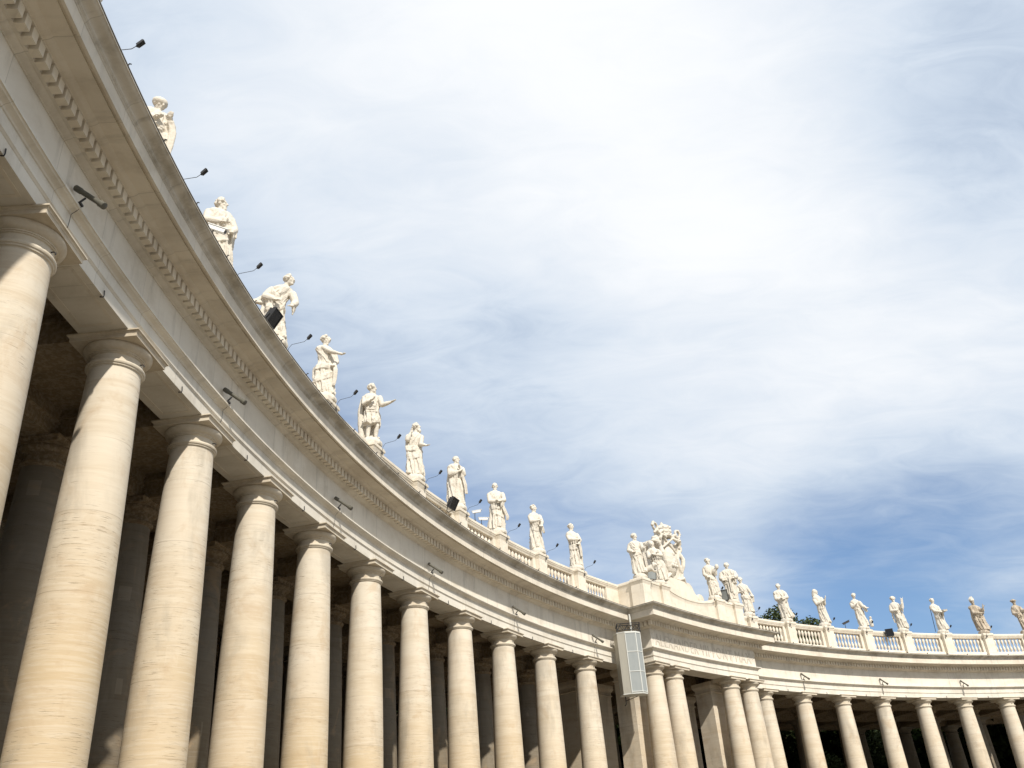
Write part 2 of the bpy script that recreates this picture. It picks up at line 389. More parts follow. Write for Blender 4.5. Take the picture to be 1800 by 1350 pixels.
proto = bpy.data.objects.new('column', me_shaft); proto_cap = bpy.data.objects.new('capital', me_cap)
proto_ab = bpy.data.objects.new('abacus', me_ab); proto_hk = bpy.data.objects.new('hook', me_hk)
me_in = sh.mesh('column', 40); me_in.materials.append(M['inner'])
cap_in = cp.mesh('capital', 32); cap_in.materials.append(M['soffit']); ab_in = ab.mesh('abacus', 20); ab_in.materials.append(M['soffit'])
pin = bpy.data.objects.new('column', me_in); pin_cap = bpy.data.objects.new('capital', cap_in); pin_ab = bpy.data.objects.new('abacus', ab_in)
def column(th, off, front=True):
    o = link_copy(proto if front else pin, 'column', colonnade, pt(th, off), face_rz(th))
    link_copy(proto_cap if front else pin_cap, 'capital', o); link_copy(proto_ab if front else pin_ab, 'abacus', o)
    if front: link_copy(proto_hk, 'hook', o)
    return o
left_th = [TH0 - k * DTH for k in LEFT]; right_th = [TH1 - k * DTH for k in RIGHT]
for t in left_th + right_th: column(t, 0)
for t in PAV: column(t, PJ)
ROW = [4.1, 9.1, 13.2]
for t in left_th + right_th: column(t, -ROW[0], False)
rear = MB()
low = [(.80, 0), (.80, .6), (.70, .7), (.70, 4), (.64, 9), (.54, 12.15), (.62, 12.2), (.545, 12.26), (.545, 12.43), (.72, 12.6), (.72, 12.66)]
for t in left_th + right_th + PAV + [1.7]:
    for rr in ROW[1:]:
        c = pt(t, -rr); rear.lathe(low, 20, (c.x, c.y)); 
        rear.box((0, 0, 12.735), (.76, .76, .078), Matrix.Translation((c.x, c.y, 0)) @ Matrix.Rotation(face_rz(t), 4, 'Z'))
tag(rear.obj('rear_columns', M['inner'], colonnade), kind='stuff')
# square piers standing behind the pavilion columns
def pier(t, off, m=None):
    p = MB(); sq(p, [(.72, 0), (.72, .5), (.66, .55), (.62, .6), (.62, 12.15), (.68, 12.17), (.70, 12.2), (.68, 12.24), (.635, 12.25), (.635, 12.43), (.68, 12.45), (.74, 12.55), (.76, 12.60), (.76, 12.8175)])
    o = p.obj('pier', M['column'], colonnade, 20); o.location = pt(t, off); o.rotation_euler = (0, 0, face_rz(t))
for t in PAV:
    pier(t, 0); pier(t, -ROW[0])
# ceiling: coffered by radial and ring beams
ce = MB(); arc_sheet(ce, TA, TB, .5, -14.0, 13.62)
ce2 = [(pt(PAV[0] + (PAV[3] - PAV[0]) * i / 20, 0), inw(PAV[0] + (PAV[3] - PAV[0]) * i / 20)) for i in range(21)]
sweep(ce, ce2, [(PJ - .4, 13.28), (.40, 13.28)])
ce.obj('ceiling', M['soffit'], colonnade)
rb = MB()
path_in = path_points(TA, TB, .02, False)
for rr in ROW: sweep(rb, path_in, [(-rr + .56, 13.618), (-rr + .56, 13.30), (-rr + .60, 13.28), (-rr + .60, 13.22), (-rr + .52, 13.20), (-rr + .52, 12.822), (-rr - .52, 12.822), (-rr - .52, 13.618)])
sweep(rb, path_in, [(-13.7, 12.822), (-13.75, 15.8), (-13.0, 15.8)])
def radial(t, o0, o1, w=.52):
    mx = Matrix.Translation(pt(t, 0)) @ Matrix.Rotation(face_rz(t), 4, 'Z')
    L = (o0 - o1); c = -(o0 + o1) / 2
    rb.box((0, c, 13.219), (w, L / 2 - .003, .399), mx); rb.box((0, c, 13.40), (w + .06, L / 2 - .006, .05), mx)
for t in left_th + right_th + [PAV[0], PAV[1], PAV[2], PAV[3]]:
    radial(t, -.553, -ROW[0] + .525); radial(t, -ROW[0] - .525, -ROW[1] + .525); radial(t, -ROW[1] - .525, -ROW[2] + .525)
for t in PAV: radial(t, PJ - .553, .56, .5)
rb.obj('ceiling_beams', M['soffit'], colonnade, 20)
# framed panels on the architrave soffit between the columns, with iron hooks on the edge
def soffit_frame(t, half, base):
    mx = Matrix.Translation(pt(t, base)) @ Matrix.Rotation(face_rz(t), 4, 'Z'); h = half; n = 7
    sp = MB(); sp.add([mx @ Vector(v) for v in ((-h, -.40, 12.812), (h, -.40, 12.812), (h, .40, 12.812), (-h, .40, 12.812), (-h + .07, -.33, 12.812), (h - .07, -.33, 12.812), (h - .07, .33, 12.812), (-h + .07, .33, 12.812))]
        + [mx @ Vector(v) for v in ((-h, -.40, 12.8215), (h, -.40, 12.8215), (h, .40, 12.8215), (-h, .40, 12.8215), (-h + .07, -.33, 12.8215), (h - .07, -.33, 12.8215), (h - .07, .33, 12.8215), (-h + .07, .33, 12.8215))],
        [(i, (i + 1) % 4, (i + 1) % 4 + 4, i + 4) for i in range(4)] + [(i, (i + 1) % 4, (i + 1) % 4 + 8, i + 8) for i in range(4)] + [(i + 4, (i + 1) % 4 + 4, (i + 1) % 4 + 12, i + 12) for i in range(4)])
    sp.obj('soffit_panel', M['cornice'], colonnade, 0)
for seq in (left_th, right_th):
    for a, b in zip(seq, seq[1:]): soffit_frame((a + b) / 2, 1.02, 0)
soffit_frame((PAV[1] + PAV[2]) / 2, 2.0, PJ)
hb = MB(); hb.tube([(0, -.50, 12.80), (0, -.575, 12.79), (0, -.585, 12.84), (0, -.575, 12.95)], .013, 6)
hb_me = hb.mesh('hook'); hb_me.materials.append(M['metal']); hb_o = bpy.data.objects.new('hook', hb_me)
for seq in (left_th, right_th):
    for a, b in zip(seq, seq[1:]): link_copy(hb_o, 'hook', colonnade, pt((a + b) / 2, 0), face_rz((a + b) / 2))
# roof behind the parapet
rf = MB(); arc_sheet(rf, TA, TB, -.45, -13.6, 15.794); 
sweep(rf, ce2, [(PJ - .5, 15.79), (-.6, 15.79)])
rf.obj('roof', M['ochre'], colonnade)

# balustrade ----------------------------------------------------------
RAILZ = 17.86
bal_prof = [(.085, 16.42), (.085, 16.47), (.06, 16.48), (.058, 16.51), (.075, 16.55), (.098, 16.63), (.102, 16.70), (.085, 16.80), (.055, 16.90), (.045, 16.955), (.062, 16.965), (.062, 16.985),
            (.045, 16.995), (.055, 17.05), (.085, 17.15), (.102, 17.25), (.098, 17.32), (.075, 17.40), (.058, 17.44), (.06, 17.47), (.085, 17.48), (.085, 17.52)]
bm_ = MB(); bm_.lathe(bal_prof, 14); me_bal = bm_.mesh('baluster', 45); me_bal.materials.append(M['parapet'])
bal_o = bpy.data.objects.new('baluster', me_bal)
rail_prof = [(-.20, 17.52), (.17, 17.52), (.18, 17.56), (.20, 17.60), (.235, 17.64), (.245, 17.70), (.268, 17.705), (.268, 17.79), (.25, 17.81), (.25, 17.835), (.22, 17.86), (-.20, 17.86), (-.20, 17.52)]
base_prof = [(-.20, 15.80), (.30, 15.80), (.30, 16.10), (.27, 16.13), (.20, 16.16), (.20, 16.36), (.17, 16.42), (-.20, 16.42)]
PED = .40                                       # half width of a pedestal die
def seg_path(a, b, base, n=6): return [(pt(a + (b - a) * i / n, base), inw(a + (b - a) * i / n)) for i in range(n + 1)]
def endcaps(mb, path, prof):
    for p, n in (path[0], path[-1]):
        vs = [((p + n * o).x, (p + n * o).y, z) for o, z in prof]; mb.add(vs, [list(range(len(vs)))])
def bay(a, b, base=0.0, solid=False, posts=True):
    """one balustrade bay between pedestal centres a > b"""
    r = R - base; e = (PED + .02) / r
    path = seg_path(a - e, b + e, base)
    mb = MB(); sweep(mb, path, rail_prof); sweep(mb, path, base_prof)
    L = (a - b) * r - 2 * PED
    hp = .24                                     # half pier at each end of the bay
    for sgn, t0 in ((-1, a), (1, b)):
        t = t0 + sgn * (PED + hp / 2 + .01) / r
        mx = Matrix.Translation(pt(t, base)) @ Matrix.Rotation(face_rz(t), 4, 'Z')
        mb.box((0, -.0, 16.965), (hp / 2, .165, .553), mx)
    o = mb.obj('balustrade', M['parapet'], colonnade, 28)
    if posts:
        n = 8; x0 = a - (PED + hp + .02) / r; x1 = b + (PED + hp + .02) / r
        for i in range(n):
            t = x0 + (x1 - x0) * (i + .5) / n
            link_copy(bal_o, 'baluster', o, pt(t, base), face_rz(t))
    else:
        mb2 = MB(); 
        for i in range(8):
            t = a - (PED + .26) / r + ((b - a) * r + 2 * (PED + .26)) / r * (i + .5) / 8
            c = pt(t, base); mb2.lathe(bal_prof, 8, (c.x, c.y))
        tag(mb2.obj('baluster_row', M['parapet'], o, 45), kind='stuff')
    return o
ped = MB()
def blockp(mb, hw, prof):                        # rectangular pedestal: half width grows with the front offset
    vs = []
    for o, z in prof:
        w = hw + (o - .42); vs += [(-w, -o, z), (w, -o, z), (w, .45, z), (-w, .45, z)]
    fs = [(0, 1, 2, 3), tuple(range(len(vs) - 4, len(vs)))]
    for i in range(len(prof) - 1):
        for k in range(4): fs.append((i * 4 + k, i * 4 + (k + 1) % 4, i * 4 + 4 + (k + 1) % 4, i * 4 + 4 + k))
    mb.add(vs, fs)
PEDP = [(.52, 15.795), (.52, 16.10), (.49, 16.13), (.44, 16.16), (.42, 16.18), (.42, 17.50), (.43, 17.52), (.44, 17.57), (.47, 17.62), (.49, 17.70), (.52, 17.705), (.52, 17.80), (.50, 17.815), (.50, 17.85), (.46, 17.885)]
blockp(ped, PED, PEDP)
ped.box((0, -.4215, 16.84), (.29, .006, .52))    # raised panel on the die
me_ped = ped.mesh('pedestal', 25); me_ped.materials.append(M['parapet']); ped_o = bpy.data.objects.new('pedestal', me_ped)
for t in left_th + right_th: link_copy(ped_o, 'pedestal', colonnade, pt(t, 0), face_rz(t))
for i, (a, b) in enumerate(zip(left_th, left_th[1:])): bay(a, b, 0, posts=(list(LEFT)[i] >= 6))
for a, b in zip(right_th, right_th[1:]): bay(a, b, 0)
e0 = PAV[0] + .0135
bay(left_th[-1], e0, 0)
def filler(a, b):
    mb = MB(); path = seg_path(a, b, 0, 4)
    sweep(mb, path, [(o + .004, z) for o, z in rail_prof]); sweep(mb, path, [(o + .004, z) for o, z in base_prof]); sweep(mb, path, [(.165, 16.40), (.165, 17.54)]); sweep(mb, path, [(-.16, 17.54), (-.16, 16.40)])
    mb.obj('balustrade', M['parapet'], colonnade, 28)
filler(e0 + .008, PAV[0] + .003)
# blank parapet of the pavilion with its pedestals and swooping middle
pv = MB()
def run(path, prof): sweep(pv, path, prof)
solid_prof = [(-.25, 15.80), (.34, 15.80), (.34, 16.10), (.31, 16.13), (.25, 16.17), (.25, 17.50), (.26, 17.54), (.29, 17.62), (.31, 17.70), (.34, 17.705), (.34, 17.80), (.32, 17.815), (.32, 17.85), (.28, 17.88), (-.25, 17.88), (-.25, 15.80)]
tg = lambda t: Vector((-sin(t), cos(t), 0))
for t, sg in ((PAV[0], 1), (PAV[3], -1)):
    n = tg(t) * sg
    run([(pt(t, -.30), n), (pt(t, PJ - .35), n)] if sg > 0 else [(pt(t, PJ - .35), n), (pt(t, -.30), n)], solid_prof)
for i in (0, 2):
    run(seg_path(PAV[i] - .40 / 62.2, PAV[i + 1] + .40 / 62.2, PJ), solid_prof)
def dip(path):
    n = len(path)
    vs = []; fs = []; k = len(solid_prof)
    for i, (p, nn) in enumerate(path):
        f = i / (n - 1); drop = .42 * (sin(pi * f) ** .6 if 0 < f < 1 else 0)
        for o, z in solid_prof:
            v = p + nn * o; vs.append((v.x, v.y, z - drop if z > 17 else z))
    for i in range(n - 1):
        for q in range(k - 1): fs.append((i * k + q, (i + 1) * k + q, (i + 1) * k + q + 1, i * k + q + 1))
    pv.add(vs, fs)
dip(seg_path(PAV[1] - .40 / 62.2, PAV[2] + .40 / 62.2, PJ, 24))
pv.obj('pavilion_parapet', M['parapet'], colonnade, 28)
for t in PAV: link_copy(ped_o, 'pedestal', colonnade, pt(t, PJ), face_rz(t))
filler(PAV[3] - .003, right_th[0] + .0055)

# small clips standing along the cornice edge
cl = MB(); cl.box((0, -1.86, 15.80), (.022, .022, .045)); cl.tube([(0, -1.86, 15.83), (.0, -1.90, 15.88), (0, -1.93, 15.86)], .014, 5)
me_cl = cl.mesh('cable_clip'); me_cl.materials.append(M['metal']); cl_o = bpy.data.objects.new('cable_clip', me_cl)
for i in range(20):
    t = TH0 - (i * .5 - .3) * DTH; link_copy(cl_o, 'cable_clip', colonnade, pt(t, 0), face_rz(t))
for i in range(15):
    t = TH1 - (i * .5 + .5) * DTH; link_copy(cl_o, 'cable_clip', colonnade, pt(t, 0), face_rz(t))

# ------------------------------------------------------------------ statues
CLD = bpy.data.textures.new('cloth', 'CLOUDS'); CLD.noise_scale = .22; CLD.noise_depth = 2
CLF = bpy.data.textures.new('chisel', 'CLOUDS'); CLF.noise_scale = .07; CLF.noise_depth = 2
def remeshed(mb, name, voxel, m, disp=(.020, .012)):
    me = bpy.data.meshes.new(name); me.from_pydata(mb.v, [], mb.f); me.update()
    bm = bmesh.new(); bm.from_mesh(me); bmesh.ops.recalc_face_normals(bm, faces=bm.faces); bm.to_mesh(me); bm.free()
    o = bpy.data.objects.new(name, me); COL.objects.link(o)
    r = o.modifiers.new('r', 'REMESH'); r.mode = 'VOXEL'; r.voxel_size = voxel
    s_ = o.modifiers.new('s', 'SMOOTH'); s_.factor = .5; s_.iterations = 1
    for t, k in ((CLD, disp[0]), (CLF, disp[1])):
        dmod = o.modifiers.new('d', 'DISPLACE'); dmod.texture = t; dmod.strength = k; dmod.mid_level = .5; dmod.texture_coords = 'LOCAL'
    bpy.context.view_layer.update()
    out = bpy.data.meshes.new_from_object(o.evaluated_get(bpy.context.evaluated_depsgraph_get()))
    bpy.data.objects.remove(o); bpy.data.meshes.remove(me)
    out.name = name; out.polygons.foreach_set('use_smooth', [True] * len(out.polygons))
    out.materials.clear(); out.materials.append(m)
    q = bpy.data.objects.new(name, out); COL.objects.link(q); return q
def lerp_keys(keys, z):
    if z <= keys[0][0]: return keys[0][1:]
    for a, b in zip(keys, keys[1:]):
        if z <= b[0]:
            f = (z - a[0]) / (b[0] - a[0]); f = f * f * (3 - 2 * f)
            return [x + (y - x) * f for x, y in zip(a[1:], b[1:])]
    return keys[-1][1:]
ROBE = [(0, .40, .35), (.35, .385, .33), (.75, .36, .30), (1.15, .365, .29), (1.45, .315, .255), (1.75, .345, .265), (1.98, .395, .235), (2.08, .33, .20), (2.16, .17, .15)]
BARE = [(.0, .30, .28), (.30, .24, .22), (.75, .26, .22), (1.15, .33, .26), (1.45, .28, .22), (1.75, .335, .245), (1.98, .385, .215), (2.08, .32, .18), (2.16, .16, .14)]
TUNIC = [(.70, .38, .31), (.80, .385, .31), (1.15, .35, .275), (1.42, .295, .24), (1.75, .345, .26), (1.98, .395, .235), (2.08, .33, .20), (2.16, .17, .15)]
def hand(mb, w, dr, palm, spread=.5, thumb=1, curl=.25):
    """five fingers, palm leading along dr; 'palm' is the palm normal"""
    dr = Vector(dr).normalized(); palm = Vector(palm); palm = (palm - dr * palm.dot(dr)).normalized(); sd = dr.cross(palm)
    w = Vector(w); c = w + dr * .085
    mb.tube([w - dr * .03, w + dr * .05, c + dr * .05], [.05, .058, .05], 8)
    for i, L in enumerate((.105, .135, .145, .125)):
        b = c + dr * .03 + sd * (.048 - .032 * i) * 1.25
        dd = (dr + sd * (1.5 - i) * spread * .22).normalized()
        mb.tube([b, b + dd * L * .5 + palm * curl * .02, b + dd * L + palm * curl * .09], [.026, .024, .018], 6)
    b = w + dr * .03 + sd * .055 * thumb
    mb.tube([b, b + (dr * .5 + sd * thumb * .8).normalized() * .07, b + (dr * .9 + sd * thumb * .55).normalized() * .14], [.030, .027, .02], 6)
def statue(spec, where, voxel):
    R_ = random.Random(spec['seed'])
    mb = MB(); keys = {'robe': ROBE, 'bare': BARE, 'tunic': TUNIC}[spec.get('dress', 'robe')]
    wide = spec.get('wide', 1.0); lean = spec.get('lean', [(0, 0, 0), (1.2, .03, 0), (2.2, 0, 0)]); by = rad(spec.get('yaw', 40))
    n1_, n2_ = R_.choice((6, 7, 8)), R_.choice((10, 11, 13)); p1_, p2_ = R_.random() * 6, R_.random() * 6; tws_ = R_.choice((-1, 1)); fk_ = .55 if spec.get('dress') == 'bare' else 1.0
    cl0, cl1 = spec.get('cloak', (0, 0)); czlo = spec.get('cloak_lo', .1)
    def ctr(z): l = lerp_keys(lean, z); return Vector((l[0], l[1], z))
    def rad_(a, z):
        rx, ry = lerp_keys(keys, z); rx *= wide; ry *= wide
        t = a - by; r = 1 / math.sqrt((sin(t) / rx) ** 2 + (cos(t) / ry) ** 2)
        amp = .15 * max(0, 1 - z / 1.6) + .03 if z < 2.0 else .01
        w1 = abs(sin(n1_ * a * .5 + p1_ + z * .5)) ** .7
        r *= 1 + amp * .8 * (1.3 * w1 - .6)
        # carved drapery: narrow ridges that run down the skirt and slant across the torso
        tw = .35 * z if z < 1.3 else .45 + (z - 1.3) * 1.6 * tws_; q_ = Vector((sin(a + tw) * 2.6, -cos(a + tw) * 2.6, z * (.55 if z < 1.3 else .9) + p2_ * 7))
        v1 = 1 - abs(noise.noise(q_)); v2 = 1 - abs(noise.noise(q_ * 2.1 + Vector((9, 3, 5))))
        A_ = lerp_keys([(0, .115), (.7, .10), (1.3, .07), (1.75, .06), (2.0, .03), (2.16, 0)], z)[0] * fk_
        r += A_ * (v1 ** 4 - .45) + .55 * A_ * (v2 ** 4 - .40)
        if cl0 != cl1 and z > czlo:
            d_ = math.degrees(a) % 360
            if (cl0 <= d_ <= cl1) or (cl0 <= d_ + 360 <= cl1): r = r * 1.10 + .045
        return r
    def Sf(a, z, out=0.0):
        a = rad(a); r = rad_(a, z) + out; return ctr(z) + Vector((sin(a), -cos(a), 0)) * r
    z0 = keys[0][0]; z1 = keys[-1][0]; NZ, NA = 80, 120; vs = []; fs = []
    for i in range(NZ + 1):
        z = z0 + (z1 - z0) * i / NZ; c = ctr(z)
        hem = .05 * sin(5 * 0) 
        for j in range(NA):
            a = 2 * pi * j / NA; r = rad_(a, z)
            vs.append(c + Vector((sin(a) * r, -cos(a) * r, (.05 * sin(3 * a + p2_) + .02 * sin(8 * a)) * max(0, 1 - (z - z0) / .35) + (0.0 if z > .3 else 0))))
    for i in range(NZ):
        for j in range(NA):
            k = (j + 1) % NA; fs.append((i * NA + j, i * NA + k, (i + 1) * NA + k, (i + 1) * NA + j))
    fs.append(list(range(NA))[::-1]); fs.append([NZ * NA + j for j in range(NA)])
    mb.add(vs, fs)
    # legs and feet
    fd = Vector((sin(by), -cos(by), 0)); sdv = Vector((cos(by), sin(by), 0))
    for s_ in (-1, 1):
        hip = ctr(1.0) + sdv * .14 * s_; step = .10 if s_ == spec.get('step', 1) else -.04
        kn = ctr(.62) + sdv * .15 * s_ + fd * (.06 + step); an = ctr(0) + sdv * .16 * s_ + fd * (step * .6); an.z = .07
        if spec.get('dress') in ('tunic', 'bare'):
            mb.tube([hip, (hip + kn) / 2 + fd * .02, kn, kn * .55 + an * .45 - fd * .03, an], [.15, .135, .095, .098, .062], 10)
        mb.tube([an - fd * .06 + Vector((0, 0, -.02)), an + fd * .10 + Vector((0, 0, -.02)), an + fd * .30 + Vector((0, 0, -.04))], [.065, .07, .045], 8)
    # hanging folds that follow the robe
    for k in range(spec.get('folds', 11)):
        a0 = -150 + 300 * (k + R_.random() * .8) / 15; za = R_.uniform(.9, 1.45); zb = R_.uniform(z0 + .02, max(z0 + .1, .35)); sw = R_.uniform(-22, 22)
        P = [Sf(a0 + sw * (i / 6) ** 1.5, za + (zb - za) * i / 6, -.006) for i in range(7)]
        r0 = R_.uniform(.018, .036); mb.tube(P, [r0 * .5, r0, r0 * 1.1, r0 * 1.2, r0 * 1.2, r0 * 1.15, r0 * .9], 7)
    for k in range(7):
        a0 = -100 + 200 * k / 6 + R_.uniform(-12, 12); P = [Sf(a0 + 14 * i * (1 if k % 2 else -1) / 4, 1.95 - .5 * i / 4, -.008) for i in range(5)]
        mb.tube(P, [.018, .034, .040, .034, .018], 6)
    # swags wrapped across the body
    for (a0, za, a1, zb, sag, cnt, thick) in spec.get('swag', [(-90, 1.25, 80, 1.55, .18, 5, .045)]):
        cnt = int(cnt * 1.8); thick *= .62
        for q in range(cnt):
            f_ = q / max(1, cnt - 1) + R_.uniform(-.04, .04); P = []
            for i in range(13):
                t = i / 12; P.append(Sf(a0 + (a1 - a0) * t, za + (zb - za) * t - sag * (1 + f_ * .9) * 4 * t * (1 - t) * .5 - f_ * .16, .006 + .03 * sin(pi * t) * (1 if q % 2 else .4)))
            mb.tube(P, [thick * 1.15 * (.5 + .6 * sin(pi * i / 12)) * (1.2 - .5 * (q % 2)) for i in range(13)], 7)
    for P, r_ in spec.get('drape', []):            # loose falls of cloth
        mb.tube(P, r_, 9)
        for s_ in (-1, 1): mb.tube([Vector(p) + Vector((.05 * s_, -.05, -.02)) for p in P], [x * .45 for x in (r_ if isinstance(r_, list) else [r_] * len(P))], 7)
    # arms
    for arm in spec.get('arms', []):
        P = [Vector(p) for p in arm['p']]; sl = arm.get('sleeve', 0)
        up_, el, wr = P[0], P[1], P[2]
        mb.ball(up_, .125)
        mb.tube([up_, (up_ + el) / 2, el], [.115 + sl * .4, .105 + sl * .6, .085 + sl * .7], 10)
        mb.ball(el, .085 + sl * .6)
        mb.tube([el, el * .6 + wr * .4, wr], [.085 + sl * .7, .082 + sl * .8, .052 + sl * .55], 10)
        if sl > .03:
            for i in range(3):
                f_ = .2 + .3 * i; c = el * (1 - f_) + wr * f_
                mb.tube([c + Vector((0, 0, -.02)), c + Vector((.01, .02, -.16 - .06 * (i % 2))), c + Vector((.0, .03, -.30 - .05 * i))], [.07, .05, .025], 7)
        dr = (wr - el).normalized(); hd = arm.get('hand', {})
        hand(mb, wr, hd.get('dir', dr), hd.get('palm', (0, -.4, .9)), hd.get('spread', .35), hd.get('thumb', 1), hd.get('curl', .4))
    # neck + head
    hc = ctr(2.16) + Vector(spec.get('head', (0, 0, 0))) + Vector((0, 0, .27)); nb = ctr(2.10)
    mb.tube([nb, nb * .45 + hc * .55, hc], [.125, .095, .09], 10)
    H = Matrix.Rotation(rad(spec.get('hyaw', 50)), 3, 'Z') @ Matrix.Rotation(rad(spec.get('hpitch', 8)), 3, 'X')
    def hb_(c, r): mb.ball(hc + H @ Vector(c), r, H, 12, 8)
    hb_((0, .015, .055), (.148, .178, .155)); hb_((0, -.04, -.055), (.112, .128, .15))
    mb.tube([hc + H @ Vector((0, -.165, .045)), hc + H @ Vector((0, -.215, -.03)), hc + H @ Vector((0, -.17, -.045))], [.020, .028, .02], 6)
    for s_ in (-1, 1):
        hb_((.055 * s_, -.145, .052), (.05, .03, .018)); hb_((.145 * s_, .0, -.01), (.025, .045, .055)); hb_((.065 * s_, -.115, -.035), (.045, .045, .04))
        hb_((.05 * s_, -.148, .018), (.024, .016, .014))
    hb_((0, -.158, -.088), (.045, .02, .012)); hb_((0, -.155, -.112), (.038, .02, .013)); hb_((0, -.13, -.17), (.055, .05, .04))
    hair = spec.get('hair', 'short')
    if hair in ('short', 'long', 'curly'):
        for k in range(34 if hair != 'curly' else 46):
            a = R_.uniform(-2.2, 2.2) + pi / 2; e = R_.uniform(-.25, 1.35)
            v = Vector((cos(a) * cos(e) * .155, sin(a) * cos(e) * .185, .06 + sin(e) * .16)); hb_(v, R_.uniform(.035, .052) * (1.3 if hair == 'curly' else 1))
    if hair == 'long':
        for s_ in (-1, 1):
            for k in range(4): mb.tube([hc + H @ Vector((.13 * s_, .03 * k - .02, .05)), hc + H @ Vector((.17 * s_, .05 * k, -.12)), hc + H @ Vector((.14 * s_, .05 + .04 * k, -.30))], [.05, .06, .03], 6)
    if hair == 'bowl':
        mb.ball(hc + H @ Vector((0, .02, .075)), (.205, .225, .15), H, 16, 10)
    if hair == 'hood':
        mb.ball(hc + H @ Vector((0, .06, .04)), (.20, .20, .23), H, 14, 10)
        mb.tube([hc + H @ Vector((0, .10, .02)), hc + H @ Vector((0, .14, -.2)), ctr(1.95) + Vector((0, .06, 0))], [.19, .22, .26], 12)
    if hair == 'turban':
        for k in range(14):
            a = 2 * pi * k / 14; mb.ball(hc + H @ Vector((cos(a) * .17, .02 + sin(a) * .19, .10 + .02 * (k % 2))), (.075, .075, .065))
        hb_((0, .02, .17), (.13, .15, .09))
    if spec.get('beard'):
        L = spec['beard']
        for k in range(24):
            f_ = R_.random(); hb_((R_.uniform(-.085, .085) * (1 - .6 * f_), -.10 - R_.uniform(0, .06), -.12 - L * f_), R_.uniform(.03, .045))
    for f_ in spec.get('extra', []): f_(mb, hc, H, Sf, ctr)
    root = empty('statue', where[0], where[1]); tag(root, spec['label'], 'statue', 'statues along the parapet')
    m = M['statue_dirty'] if spec.get('dirty') else M['statue']
    fig = remeshed(mb, 'figure', voxel, m); fig.parent = root; fig.location = (0, 0, .27)
    pl = MB(); w = .46 if spec.get('plinth', 1) else .4
    pl.lathe([(w - .02, -.005), (w, .10), (w - .03, .22), (w - .10, .30)], 9)
    plo = remeshed(pl, 'plinth', .035, m, (.05, .02)); plo.parent = root
    for nm, mb2, vx in spec.get('props', []):
        if vx: po = remeshed(mb2, nm, vx, M['statue'] if nm == 'mitre' else m, (.012, .006))
        else: po = mb2.obj(nm, m, None, 35)
        po.parent = root; po.location = (0, 0, .27)
    return root
def arm(p, **k): return dict(p=p, **k)
def book(c, rz, rx=0, s=1.0, open_=False):
    mb = MB(); mx = Matrix.Translation(c) @ Matrix.Rotation(rad(rz), 4, 'Z') @ Matrix.Rotation(rad(rx), 4, 'X')
    if open_:
        mb.box((-.14 * s, 0, 0), (.14 * s, .20 * s, .02), mx @ Matrix.Rotation(rad(14), 4, 'Y')); mb.box((.14 * s, 0, 0), (.14 * s, .20 * s, .02), mx @ Matrix.Rotation(rad(-14), 4, 'Y'))
    else:
        mb.box((0, 0, .052 * s), (.15 * s, .21 * s, .014), mx); mb.box((0, 0, 0), (.14 * s, .20 * s, .04 * s), mx); mb.box((0, 0, -.052 * s), (.15 * s, .21 * s, .014), mx)
    return mb
def rod(a, b, r=.025, n=8):
    mb = MB(); mb.tube([a, (Vector(a) + Vector(b)) / 2, b], r, n); return mb
def palm_leaf(a, b, w=.10):
    mb = MB(); a = Vector(a); b = Vector(b); t = (b - a).normalized(); sd = t.cross(Vector((0, 1, 0))).normalized()
    mb.tube([a, (a + b) / 2, b], [.03, .03, .012], 6)
    for i in range(9):
        f = .25 + .72 * i / 9; c = a + (b - a) * f
        for s_ in (-1, 1): mb.tube([c, c + sd * s_ * w * .8 + t * .10, c + sd * s_ * w * (1.2 - f * .5) + t * .22], [.03, .028, .01], 5)
    return mb
def child_figure(c, h, yaw):
    """small seated / standing attendant carved beside a saint"""
    mb = MB(); c = Vector(c)
    mb.lathe([(.16 * h, 0), (.17 * h, .2 * h), (.14 * h, .45 * h), (.16 * h, .62 * h), (.09 * h, .74 * h)], 10, (0, 0), Matrix.Translation(c))
    mb.ball(c + Vector((.03, -.03, .86 * h)), .125 * h); mb.tube([c + Vector((-.13 * h, 0, .62 * h)), c + Vector((-.12 * h, -.16 * h, .45 * h)), c + Vector((.0, -.2 * h, .5 * h))], [.05 * h, .045 * h, .035 * h], 7)
    mb.tube([c + Vector((.13 * h, 0, .62 * h)), c + Vector((.16 * h, -.12 * h, .5 * h)), c + Vector((.08, -.2 * h, .62 * h))], [.05 * h, .045 * h, .035 * h], 7)
    return mb
def lion(c, s=1.0):
    """small beast couched at the saint's foot, head to image right"""
    mb = MB(); c = Vector(c)
    def P(x, y, z): return c + Vector((x, y, z)) * s
    mb.tube([P(-.40, .05, .22), P(-.15, 0, .26), P(.12, -.04, .30), P(.26, -.06, .40)], [.17, .17, .19, .15], 10)
    mb.ball(P(.36, -.08, .50), (.16 * s, .15 * s, .15 * s)); mb.ball(P(.48, -.10, .46), (.08 * s, .07 * s, .065 * s))
    for k in range(16):
        a = 2 * pi * k / 16; mb.ball(P(.27, -.07 + .17 * cos(a), .46 + .17 * sin(a)), .06 * s)
    for y in (-.16, .08):
        mb.tube([P(.18, y, .26), P(.24, y - .02, .10), P(.46, y - .02, .04)], [.07 * s, .055 * s, .05 * s], 7)
        mb.tube([P(-.38, y, .2), P(-.22, y - .05, .14), P(-.16, y - .05, .03)], [.11 * s, .08 * s, .05 * s], 7)
    for s_ in (-1, 1): mb.ball(P(.33, -.08 + .12 * s_, .62), .04 * s)
    return mb
S_ = {}
sw_mid = (-110, 1.35, 80, 1.60, .20, 5, .045)
sw_low = (-100, 1.02, 90, 1.30, .22, 5, .048)
sw_dia = (-60, 1.95, 85, 1.25, .10, 5, .042)
sw_di2 = (85, 1.95, -70, 1.20, .10, 5, .042)
